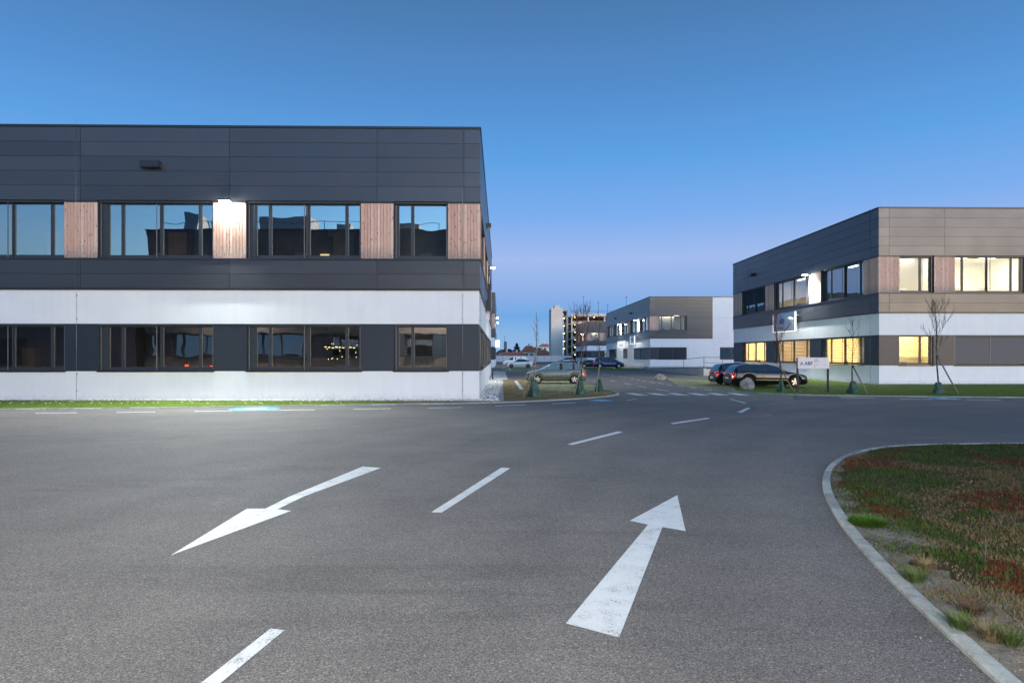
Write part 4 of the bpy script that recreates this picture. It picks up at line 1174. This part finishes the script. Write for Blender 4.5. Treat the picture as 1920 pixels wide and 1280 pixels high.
    # rear lamps also show on the tail itself
    for sgn in (1, -1):
        m = MB(); zz = H * .56; m.box((L / 2 - .06, sgn * hw0 * .52, zz - .05), (L / 2 - .012 if kind != 'mpv' else L / 2 - .0, sgn * hw0 * .82, zz + .06)); m.build('tail_light', M['tail_light'], root)
    for sgn in (1, -1):
        m = MB(); xm = (p['ws'][0] + .07 - .5) * L; zm = interp(p['belt'], p['ws'][0] + .07) * H
        y = sgn * (hw0 + .0); a, b = sorted((y, y + sgn * .17)); m.box((xm - .05, a, zm + .0), (xm + .05, b, zm + .13)); m.build('wing_mirror', M[paint_m], root)
    if kind in ('estate', 'mpv'):
        for sgn in (1, -1):
            m = MB(); m.bar(((.45 - .5) * L, sgn * hw0 * .66, H + .015), ((.87 - .5) * L, sgn * hw0 * .66, H - .02), .014, n=5); m.build('roof_rail', M['chrome' if 'chrome' in extras else 'black'], root)
    # wheels
    for k in xw:
        for sgn in (1, -1):
            cx, cy = (k - .5) * L, sgn * (hw0 - .105)
            tm = MB(); w_ = .105
            prof = [(wr * .66, -w_), (wr * .93, -w_), (wr, -w_ * .72), (wr, w_ * .72), (wr * .93, w_), (wr * .66, w_), (wr * .64, w_ * .5), (wr * .64, -w_ * .5)]
            tm.lathe(prof, 28, 'Y', (cx, cy, wr), 0, True); wo_ = tm.build('wheel', M['tyre'], root, fix=True)
            rm_ = MB(); yo = sgn * w_ * .62
            rm_.lathe([(wr * .70, yo + sgn * .02), (wr * .62, yo + sgn * .01), (wr * .60, yo - sgn * .06)], 28, 'Y', (cx, cy, wr))
            for q in range(5):
                a = 2 * math.pi * q / 5 + .3; ca, sa = math.cos(a), math.sin(a)
                r0, r1, h0, h1 = wr * .06, wr * .63, wr * .13, wr * .10
                pts = [(r0, -h0), (r1, -h1), (r1, h1), (r0, h0)]
                fr = [(cx + u * ca - v * sa, cy + yo + sgn * .012, wr + u * sa + v * ca) for u, v in pts]
                bk = [(x, y - sgn * .03, z) for (x, y, z) in fr]
                rm_.add(fr + bk, [(0, 1, 2, 3), (7, 6, 5, 4), (0, 4, 5, 1), (1, 5, 6, 2), (2, 6, 7, 3), (3, 7, 4, 0)])
            rm_.lathe([(.001, yo + sgn * .02), (wr * .16, yo + sgn * .015), (wr * .17, yo - sgn * .02)], 14, 'Y', (cx, cy, wr))
            rm_.build('rim', M[rim], wo_, fix=True)
            dm = MB(); dm.lathe([(.001, yo - sgn * .05), (wr * .63, yo - sgn * .05)], 20, 'Y', (cx, cy, wr)); dm.build('brake', M['black'], wo_)
    return root
def place(o, x, y, rz): o.location = (x, y, .05 if False else 0); o.rotation_euler = (0, 0, rz); return o
GC = 'cars parked between the office buildings'
def px(x, d): return (x - 960) * d / F
c = make_car('parked_car', 'hatch', 4.25, 1.76, 1.50, 'paint_sage', 'grey green hatchback facing left behind the bare trees on the tree island', GC, .315, (.19, .80), 'pale_car_glass')
place(c, px(1041.5, 46.3), 46.4, R(1)); c.location.z = .05
c = make_car('parked_car', 'estate', 4.85, 1.86, 1.47, 'paint_black', 'shiny black estate car with chrome window line beside the big rock, facing right', GC, .345, (.185, .785), extras=('chrome',))
place(c, 16.15, 41.2, R(180 + 1)); c.location.z = .05
c = make_car('parked_car', 'hatch', 4.15, 1.76, 1.50, 'paint_black', 'black hatchback mostly hidden behind the shiny black estate car', GC, .32)
place(c, 15.75, 44.0 + .2, R(181)); c.location.z = .05
c = make_car('parked_car', 'mpv', 4.8, 1.85, 1.72, 'paint_blue', 'dark blue people carrier facing right in front of the middle building', GC, .34)
place(c, px(1141, 102), 102, R(180)); c.location.z = .04
c = make_car('parked_car', 'saloon', 4.4, 1.78, 1.35, 'paint_darkgreen', 'low dark car half hidden behind the dark blue people carrier', GC, .32)
place(c, px(1110, 106), 106.5, R(180))
c = make_car('parked_car', 'saloon', 4.35, 1.80, 1.45, 'paint_white', 'white saloon car facing left in front of the white van', GC, .33, rim='dark_alloy')
place(c, px(974.5, 103), 103.5, 0); c.location.z = .04
c = make_car('parked_car', 'hatch', 4.0, 1.7, 1.48, 'paint_silver', 'small silver lilac hatchback far away below the stair tower', GC, .31)
place(c, px(1062, 165), 165.5, R(2))
# the white van behind the saloon
c = make_car('parked_van', 'van', 4.9, 1.9, 1.85, 'paint_white', 'white van with a round blue emblem on its side behind the white saloon car', GC, .33, rim='dark_alloy')
place(c, px(966, 127), 127, 0); c['category'] = 'van'
m = MB(); m.lathe([(.001, -.955), (.22, -.955)], 20, 'Y', (.7, 0, 1.25)); m.build('emblem', M['sign_blue_ink'], c)
m = MB(); m.lathe([(.12, -.958), (.15, -.958)], 20, 'Y', (.7, 0, 1.25)); m.build('emblem_ring', M['sign_white'], c)

# ================================================================== TREES
def stick_tree(x, y, H, label, seed, bark='bark', twig='bark', crown=(.9, 1.0), n1=14, lean=(0, 0), trunk_r=.035, start=.42, tall=True, side=.8, sub=5, buds=0, bagpx=None, bag=(.55, .75), stake=None, r_t=.006):
    root = empty('young_tree', (x, y, .045), 0, label, 'tree', 'young bare trees with watering bags')
    rr = random.Random(seed); tr = MB(); cr = MB(); bd = MB()
    segs = 12; P0 = []
    for i in range(segs + 1):
        t = i / segs; P0.append(Vector((lean[0] * t + .03 * math.sin(t * 7 + seed), lean[1] * t, H * t)))
    for i in range(segs):
        t = i / segs; r0 = trunk_r * (1 - t) ** .8 + .009; r1 = trunk_r * (1 - (i + 1) / segs) ** .8 + .006
        (tr if t < start + .05 else cr).bar(P0[i], P0[i + 1], r0, r1, 7 if t < .5 else 5)
    def grow(p, d, L_, r, lvl):
        q = p; dd = d.normalized(); n = 4
        for s in range(n):
            dd = (dd + Vector((rr.uniform(-.16, .16), rr.uniform(-.16, .16), rr.uniform(.0, .16)))).normalized()
            e = q + dd * (L_ / n); cr.bar(q, e, r * (1 - s / n * .6) + .0035, r * (1 - (s + 1) / n * .6) + .0035, 4, cap=False)
            if lvl > 0 and s > 0:
                for _ in range(2 if lvl > 1 else 1):
                    a = rr.uniform(0, 6.28); o = Vector((math.cos(a), math.sin(a), rr.uniform(.4, 1.1))).normalized()
                    grow(e, (dd * .9 + o * .7), L_ * rr.uniform(.35, .55), r * .55, lvl - 1)
            if buds and rr.random() < buds:
                b = e; s_ = rr.uniform(.012, .028); bd.add([b + Vector((rr.uniform(-1, 1), rr.uniform(-1, 1), rr.uniform(-1, 1))) * s_ for _ in range(3)], [(0, 1, 2)])
            q = e
    for i in range(n1):
        t = start + (.97 - start) * (i + rr.random() * .6) / n1; k = min(segs - 1, int(t * segs)); p = P0[k].lerp(P0[k + 1], t * segs - k)
        a = i * 2.4 + rr.uniform(-.4, .4)
        prof = math.sin(math.pi * min(1, (t - start) / (1 - start) * .85 + .18))
        L_ = crown[0] * H * .26 * (prof * .8 + .25)
        grow(p, Vector((math.cos(a) * side, math.sin(a) * side, 1.1)), L_, .011 * (1.15 - t), sub)
    tr.build('trunk', M[bark], root); cr.build('crown', M[twig], root)
    if bd.v: bd.build('leaf_remnants', M['red_twig'], root)['kind'] = 'stuff'
    return root
def bag(x, y, w, h, label, seed):
    rr = random.Random(seed); m = MB(); n = 18; rows = 7; V = []
    for j in range(rows):
        t = j / (rows - 1); rad = w / 2 * (1.0 - .62 * t ** 1.3 + .05 * math.sin(t * 9)); 
        for i in range(n):
            a = 2 * math.pi * i / n; k = 1 + .13 * math.sin(3 * a + seed + t * 2) + .07 * math.sin(7 * a + t * 5) + rr.uniform(-.03, .03)
            V.append((rad * k * math.cos(a), rad * k * math.sin(a) * .8, h * t * (1 + .05 * math.sin(2 * a + seed))))
    fs = [(j * n + i, j * n + (i + 1) % n, (j + 1) * n + (i + 1) % n, (j + 1) * n + i) for j in range(rows - 1) for i in range(n)]
    fs.append(tuple((rows - 1) * n + i for i in range(n))); m.add(V, fs, 0, False)
    o = m.build('watering_bag', M['bag_green']); o.location = (x, y, .045)
    s = MB()
    s.bar((-.02, -w * .2, h * .93), (.07, -w * .1, h * 1.06), .014, .01, 5)
    s.build('strap', M['strap'], o)
    return tag(o, label, 'watering bag', 'green watering bags round the tree trunks')
def stake(p0, p1, label, d0, d1, r=.034):
    a = Vector(((p0[0] - 960) * d0 / F, d0, CAMH - (p0[1] - HOR) * d0 / F)); b = Vector(((p1[0] - 960) * d1 / F, d1, CAMH - (p1[1] - HOR) * d1 / F))
    a.z = 0.0
    m = MB(); v = b - a; m.bar((0, 0, 0), v, r, r * .9, 8)
    o = m.build('tree_stake', M['stake_wood']); o.location = a
    s = MB(); c0 = v * .93; s.bar(c0 - v.normalized() * .04, c0 + v.normalized() * .04, r * 1.25, n=8); s.bar(c0, c0 + Vector((.1 if p1[0] < p0[0] else .1, 0, .02)), .012, n=5)
    s.build('strap', M['strap'], o)
    return tag(o, label, 'stake', 'wooden stakes propping the young trees')
def htop(y, d): return CAMH + (HOR - y) * d / F
T = [ # trunk px, depth, top px row, ...
 (1002, 31.5, 586, 'slender pale bare tree, leftmost on the island in front of the green hatchback', dict(seed=3, bark='pale_bark', twig='pale_bark', n1=16, crown=(.42, 1), side=.42, sub=1, lean=(.12, 0), start=.36, trunk_r=.04)),
 (1089, 33.3, 583, 'reddish brown dense twiggy tree behind the middle watering bag of the island', dict(seed=7, bark='bark', twig='red_twig', n1=17, crown=(.95, 1), side=.62, sub=2, lean=(.1, 0), start=.42, buds=.3, trunk_r=.042)),
 (1121, 36, 590, 'thin sparse tree nearest the tip of the tree island', dict(seed=12, bark='bark', twig='bark', n1=13, crown=(.9, 1), side=.8, sub=1, lean=(.15, 0), start=.34, buds=.25, trunk_r=.03)),
 (1467, 36.2, 592, 'red twigged leaning tree in front of the shiny black estate car', dict(seed=5, bark='bark', twig='red_twig', n1=14, crown=(.85, 1), side=.34, sub=2, lean=(-.42, 0), start=.42, buds=.12, trunk_r=.045)),
 (1598.5, 34.5, 600, 'thin bare tree between the standing sign and the building corner', dict(seed=9, bark='bark', twig='dark_twig', n1=9, crown=(.8, 1), side=.75, sub=1, lean=(0, 0), start=.5, trunk_r=.03)),
 (1760, 34.5, 574, 'dark wide crowned bare tree at far right of the lawn', dict(seed=21, bark='bark', twig='dark_twig', n1=13, crown=(.9, 1), side=.62, sub=2, lean=(-.2, 0), start=.46, buds=.03, trunk_r=.04)),
]
for (x, d, ty, lab, kw) in T: stick_tree(px(x, d), d, htop(ty, d) - .045, lab, kw.pop('seed'), **kw)
BG = [(1001, 31.0, .60, .80, 'crumpled green watering bag leftmost on the tree island'), (1088, 33.0, .48, .72, 'dark green watering bag in the middle of the tree island'), (1124, 35.8, .50, .68, 'small green watering bag nearest the island tip'),
      (1465, 36.0, .44, .60, 'green watering bag beside the rock and black estate car'), (1599, 34.3, .60, .62, 'dark green watering bag right of the standing sign'), (1759, 34.2, .56, .57, 'square green watering bag furthest right on the lawn')]
for i, (x, d, w, h, l) in enumerate(BG): bag(px(x, d), d, w, h, l, i * 1.7)
stake((981, 746), (1002, 678), 'stake leaning left under the leftmost island tree', 31, 31.4)
stake((1075.5, 742), (1092.5, 676), 'stake leaning left under the reddish island tree', 32.8, 33.2)
stake((1118, 736), (1124.5, 676), 'steep stake in front of the bag nearest the island tip', 35.3, 35.8)
stake((1488.5, 734), (1461, 685), 'stake leaning right in front of the black estate car front wheel', 36, 36.1)
stake((1626.5, 739.5), (1597.5, 683), 'stake leaning right beside the building corner tree', 33.9, 34.4, .045)
stake((1797, 740), (1754.5, 662), 'longest stake leaning right, furthest right on the lawn', 33.8, 34.4, .04)

# ================================================================== SIGNS
def text_mesh(s, size, mat, parent, loc, rot, name='lettering', bold=.0, sx=1.0, align='LEFT'):
    cu = bpy.data.curves.new('lettering', 'FONT'); cu.body = s; cu.size = size; cu.extrude = .004; cu.offset = bold; cu.align_x = align
    o = bpy.data.objects.new('tmp', cu); C.objects.link(o)
    dg = bpy.context.evaluated_depsgraph_get(); me = bpy.data.meshes.new_from_object(o.evaluated_get(dg)); bpy.data.objects.remove(o)
    me.materials.clear(); me.materials.append(M[mat]); n = bpy.data.objects.new(name, me); C.objects.link(n)
    n.parent = parent; n.location = loc; n.rotation_euler = rot; n.scale = (sx, 1, 1); return n
def emblem(parent, x, y, z, s, mat, rot=None):
    "slanted roof stroke with a base bar and a dot"
    m = MB()
    def poly(pts): m.add([(x + a * s, y, z + b * s) for a, b in pts] + [(x + a * s, y + .01, z + b * s) for a, b in pts], [tuple(range(len(pts)))] + [(i, (i + 1) % len(pts), len(pts) + (i + 1) % len(pts), len(pts) + i) for i in range(len(pts))])
    poly([(0, 0), (.52, 1.0), (.66, .78), (.50, .30), (.36, .30), (.30, .12), (.5, .12), (.5, 0)])
    poly([(.62, .45), (.72, .62), (.86, .15), (.70, .15)])
    poly([(1.0, 0), (1.16, 0), (1.16, .16), (1.0, .16)])
    o = m.build('emblem', M[mat], parent, fix=True); return o
d = 35.3; s = F / d
x0, x1 = px(1496.5, d), px(1553.5, d)
sg = empty('standing_sign', (x0, d, 0), 0, 'white board sign on two black posts reading ABF, in front of the right building', 'sign')
w = x1 - x0; zb, zt = CAMH - (690.8 - HOR) / s, CAMH - (670 - HOR) / s
m = MB(); m.box((-.02, -.03, zb), (w + .02, .03, zt)); m.build('board', M['sign_white'], sg)
for q in (.0, w): m = MB(); m.box((q - .045, .035, 0), (q + .045, .11, zt - .03)); m.build('post', M['sign_post'], sg)
emblem(sg, .09, -.045, zb + .20, .185, 'sign_blue_ink')
RX = (R(90), 0, 0)
text_mesh('ABF', .26, 'sign_blue_ink', sg, (.34, -.035, zb + .20), RX, bold=.004)
text_mesh('KUNDEN', .055, 'sign_grey_ink', sg, (.84, -.035, zt - .13), RX, bold=.002)
text_mesh('Besprechung', .055, 'sign_blue_ink', sg, (.84, -.035, zt - .22), RX, bold=.001)
text_mesh('Lieferungen', .055, 'sign_grey_ink', sg, (.84, -.035, zt - .40), RX)
text_mesh('- 1', .07, 'sign_grey_ink', sg, (1.42, -.035, zt - .17), RX); text_mesh('1 0', .07, 'sign_grey_ink', sg, (1.40, -.035, zt - .42), RX)
m = MB(); m.box((.85, -.045, zb + .09), (.92, -.031, zb + .13)); m.build('arrow', M['sign_grey_ink'], sg)
# wall sign: upright sheet standing off the side wall (faces west)
ca, sa = math.cos(BROT), math.sin(BROT)
def rbw(a, n, z):
    lx, ly = -n, a; return (25.77 + lx * ca - ly * sa, 45.3 + lx * sa + ly * ca, z)
def wall_sign(root_xy, a0, a1, n, z0, z1, mat, label, edge='edge_glow'):
    loc = root_xy(a1, n, 0)
    r = empty('wall_sign', loc, BROT - R(90), label, 'sign')     # local x runs toward the camera along the wall, -y points away from the wall
    w = a1 - a0
    m = MB(); m.box((0, -.05, z0), (w, .05, z1)); m.build('board', M[mat], r)
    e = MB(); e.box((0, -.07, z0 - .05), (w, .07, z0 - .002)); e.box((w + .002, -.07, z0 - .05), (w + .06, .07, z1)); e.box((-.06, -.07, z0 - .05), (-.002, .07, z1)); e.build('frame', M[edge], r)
    b = MB()
    for q in (.2, w - .25):
        for zz in (z0 + .3, z1 - .3): b.box((q, .052, zz - .03), (q + .06, n - .0, zz + .03))
    b.build('bracket', M['galvanised'], r)
    return r
# local frame: rotating by -90 deg maps +x to -Y (toward the viewer) and -y to -X (away from the wall)
ws = wall_sign(rbw, 11.9, 16.4, .45, 4.25, 5.95, 'wall_sign_sheet', 'glossy pale blue sign with dark lettering ABF on the side wall of the right building')
emblem(ws, .35, -.062, 4.95, .55, 'sign_blue_ink'); text_mesh('ABF', .72, 'sign_blue_ink', ws, (1.25, -.058, 4.95), RX, bold=.01)
text_mesh('MED AUSTRIA', .27, 'sign_grey_ink', ws, (.55, -.058, 4.5), RX, bold=.003); m = MB(); m.box((1.15, -.062, 4.54), (1.35, -.056, 4.68)); m.build('red_mark', M['red_ink'], ws)
def mbw(a, n, z):
    lx, ly = -n, a; return (24.4 + lx * ca - ly * sa, 114 + lx * sa + ly * ca, z)
w2 = wall_sign(mbw, 19.5, 28.4, .55, 3.65, 5.1, 'lit_sign_white', 'white lit shop sign above the entrance of the middle building', 'sign_white')
text_mesh('Nuvia', 1.0, 'sign_grey_ink', w2, (1.6, -.058, 3.95), RX, sx=1.9)
w3 = wall_sign(mbw, 9.8, 13.8, .7, 4.3, 5.8, 'wall_sign_sheet', 'small blue sign panel near the corner of the middle building', 'edge_glow')
m = MB(); m.box((1.3, -.058, 4.8), (2.6, -.051, 5.4)); m.build('mark', M['sign_blue_ink'], w3)
def lcw(a, n, z):
    lx, ly = n, a; return (-2.9 + lx * ca - ly * sa, 107 + lx * sa + ly * ca, z)
q = empty('projecting_sign', lcw(10, .06, 0), BROT, 'white box sign sticking out from the far left building', 'sign')
m = MB(); m.box((0, 0, 3.5), (.8, 5, 4.8)); m.build('box', M['lit_sign_white'], q)
def lbw(a, n, z):
    lx, ly = n, a; return (-1.51 + lx * ca - ly * sa, 29.5 + lx * sa + ly * ca, z)
q = empty('projecting_sign', lbw(11.5, .06, 0), BROT, 'tall thin dark banner board standing off the near left building side wall', 'sign')
m = MB(); m.box((0.08, 0, 4.9), (.32, .5, 6.6)); m.build('board', M['dark_trim'], q); m = MB(); m.box((.02, .6, 4.3), (.22, 1.0, 5.6)); m.build('panel', M['sign_white'], q)

# bollard lights by the corner
def bollard(x, y, label, h=.31):
    m = MB(); m.box((-.055, -.055, 0), (.055, .055, h)); m.box((-.06, -.06, h), (.06, .06, h + .015)); o = m.build('bollard_light', M['black'])
    o.location = (x, y, .05); return tag(o, label, 'bollard light', 'low black bollard lights on the pebble strip')
bollard(px(899.8, 31.9), 31.9, 'small black bollard light near the corner of the left building')
bollard(px(923.6, 53.5), 53.5, 'farther small black bollard light at the end of the pebble strip', .5)
# planter bowl with red flowers beside the corner
pl = empty('flower_bowl', G(1622, 716.6, .05), 0, 'low dark bowl with small red flowers by the right building corner', 'planter')
m = MB(); m.lathe([(.001, 0), (.26, 0), (.33, .14), (.33, .17), (.29, .16), (.001, .15)], 20, 'Z'); m.build('bowl', M['black'], pl)
m = MB(); rr = random.Random(2)
for i in range(120):
    a, q = rr.random() * 6.28, .28 * rr.random() ** .5; p = Vector((q * math.cos(a), q * math.sin(a), .17 + .08 * rr.random())); m.add([p + Vector((rr.uniform(-1, 1), rr.uniform(-1, 1), rr.uniform(-1, 1))) * .04 for _ in range(3)], [(0, 1, 2)])
m.build('flowers', M['red_ink'], pl)

# ================================================================== ROCKS
def rock(cx, cy, sx, sy, sz, seed, label):
    import bmesh
    bm = bmesh.new(); bmesh.ops.create_icosphere(bm, subdivisions=4, radius=1)
    for v in bm.verts:
        n = v.co.normalized(); o = Vector((seed * 3.1, seed, -seed))
        # flat cuts make the boulder angular
        r = 1.0
        rr = random.Random(seed)
        for _ in range(9):
            pn = Vector((rr.uniform(-1, 1), rr.uniform(-1, 1), rr.uniform(-.3, 1))).normalized(); dd = rr.uniform(.68, .95); c_ = n.dot(pn)
            if c_ > 0: r = min(r, dd / max(c_, .01))
        r += .07 * mnoise.noise(n * 3 + o) + .03 * mnoise.noise(n * 9 + o)
        v.co = Vector((n.x * r * sx, n.y * r * sy, (n.z * r * .62 + .45) * sz))
    me = bpy.data.meshes.new('boulder'); bm.to_mesh(me); bm.free(); me.materials.append(M['rock'])
    for p in me.polygons: p.use_smooth = False
    o = bpy.data.objects.new('boulder', me); C.objects.link(o); X, Y, _ = G(cx, cy); o.location = (X, Y, -.02); return tag(o, label, 'rock', 'boulders beside the parking bays')
rock(1401, 731, .42, .38, .70, 4, 'pale greyish pink boulder in front of the rear wheel of the estate car')
rock(1238, 713, .48, .4, .58, 9, 'brownish boulder at the left tip of the right lawn')
rock(1212, 692.5, .52, .42, .42, 13, 'small dark grey boulder near the middle building corner')

# ================================================================== FAR BACKGROUND
fn = empty('boundary_wall', (-16, 206, 0), R(.5), 'pale grey panelled boundary wall in front of the far houses', 'wall')
for i in range(16):
    m = MB(); m.box((i * 2.2, 0, 0), (i * 2.2 + 2.12, .12, 1.9)); m.build('wall_panel', M['fence_concrete'], fn)
    m = MB(); m.box((i * 2.2 - .1, -.06, 0), (i * 2.2 + .0, .18, 2.0)); m.build('wall_post', M['concrete'], fn)
def house(x, y, w, dp, h, rh, label, rot=0, windows=2):
    o = empty('house', (x, y, 0), rot, label, 'house', 'houses beyond the boundary wall')
    m = MB(); m.box((-w / 2, 0, 0), (w / 2, dp, h))
    for i in range(windows):
        wx = -w / 2 + w * (i + 1) / (windows + 1); k = MB(); k.box((wx - .5, -.03, h - 1.7), (wx + .5, .05, h - .6)); k.build('window', M['frame_metal'], o)
    m.build('wall', M['house_plaster'], o)
    e = .4; r = MB(); a = [(-w / 2 - e, -e, h), (w / 2 + e, -e, h), (w / 2 + e, dp + e, h), (-w / 2 - e, dp + e, h), (-w / 2 + w * .3, dp / 2, h + rh), (w / 2 - w * .3, dp / 2, h + rh)]
    r.add(a, [(0, 1, 5, 4), (1, 2, 5), (2, 3, 4, 5), (3, 0, 4), (3, 2, 1, 0)]); ro = r.build('roof', M['roof_tile'], o)
    k = MB(); k.box((-.4, dp / 2 - .4, h + rh - .9), (.4, dp / 2 + .4, h + rh + .9)); k.build('chimney', M['house_plaster'], ro)
    return o
house(px(992, 262), 262, 6.2, 8, 3.4, 2.6, 'cream house with hipped red roof left of the stair tower')
house(px(969, 258), 258, 9.5, 7, 1.6, 1.8, 'low red tiled roof below the conifer', windows=0)
house(px(1016, 275), 275, 9, 8, 2.1, 2.4, 'dark red roof right behind the leftmost island tree', windows=0)
house(px(950, 270), 272, 7, 8, 1.9, 1.7, 'brownish red roof beside the end of the far left building', windows=0)
house(px(1022, 330), 330, 6, 8, 6.5, 1.6, 'white house gable higher up beside the stair tower edge', windows=1)
def clump_tree(name, x, y, h, w, label, mats, seed, cone=False, n=1500, cat='tree'):
    rr = random.Random(seed); o = empty(name, (x, y, 0), 0, label, cat, 'trees beyond the boundary wall')
    t = MB(); t.bar((0, 0, 0), (0, 0, h * .8), h * .03, h * .01, 7); t.build('trunk', M['bark'], o)
    m = MB()
    for i in range(n):
        t_ = rr.random(); 
        if cone: z = h * (.12 + .88 * t_); rad = w / 2 * (1 - t_) ** .75 * (.85 + .35 * math.sin(t_ * 34))
        else: z = h * (.3 + .7 * t_); rad = w / 2 * math.sqrt(max(.02, 1 - (2 * t_ - .9) ** 2 / 1.25))
        a = rr.random() * 6.28; q = rad * rr.random() ** .4; c0 = Vector((q * math.cos(a), q * math.sin(a), z - (q * .25 if cone else 0)))
        s_ = h * (.05 if cone else .075) * rr.uniform(.5, 1.3); m.add([c0 + Vector((rr.uniform(-1, 1), rr.uniform(-1, 1), rr.uniform(-1, .6))) * s_ for _ in range(3)], [(0, 1, 2)])
    m.build('crown', M[mats], o); return o
simple('conifer_needles', (.045, .06, .035), .9, var=.4, nscale=1.); simple('rust_leaves', (.14, .055, .035), .9, var=.4, nscale=.6); simple('dusky_twigs', (.07, .055, .06), .9, var=.3, nscale=.5)
clump_tree('conifer', px(969, 268), 268, 7.0, 6.6, 'dark cone shaped conifer standing over the low red roof', 'conifer_needles', 1, True, 2600)
clump_tree('bare_tree', px(1000, 290), 290, 5.6, 5, 'rusty brown round tree behind the cream house', 'rust_leaves', 2)
clump_tree('bare_tree', px(1010, 285), 285, 5.2, 6, 'rusty tree touching the left side of the stair tower', 'rust_leaves', 3)
clump_tree('bare_tree', px(955, 285), 286, 4.8, 3.4, 'dusky narrow tree between tall mast and conifer', 'dusky_twigs', 4)
clump_tree('bare_tree', px(942, 290), 292, 4.6, 6, 'rusty low tree beside the far left building end', 'rust_leaves', 5)
bt = empty('tower_block', (px(947.5, 420), 420, 0), 0, 'dark bluish slim tower far away beside the left buildings', 'tower')
simple('blue_slate', (.05, .075, .14), .5)
m = MB(); m.box((-.95, 0, 0), (.95, 4, 11.0)); m.build('shaft', M['blue_slate'], bt); m = MB(); m.bar((-.4, 1, 11), (-.4, 1, 15), .10); m.build('mast', M['blue_slate'], bt)
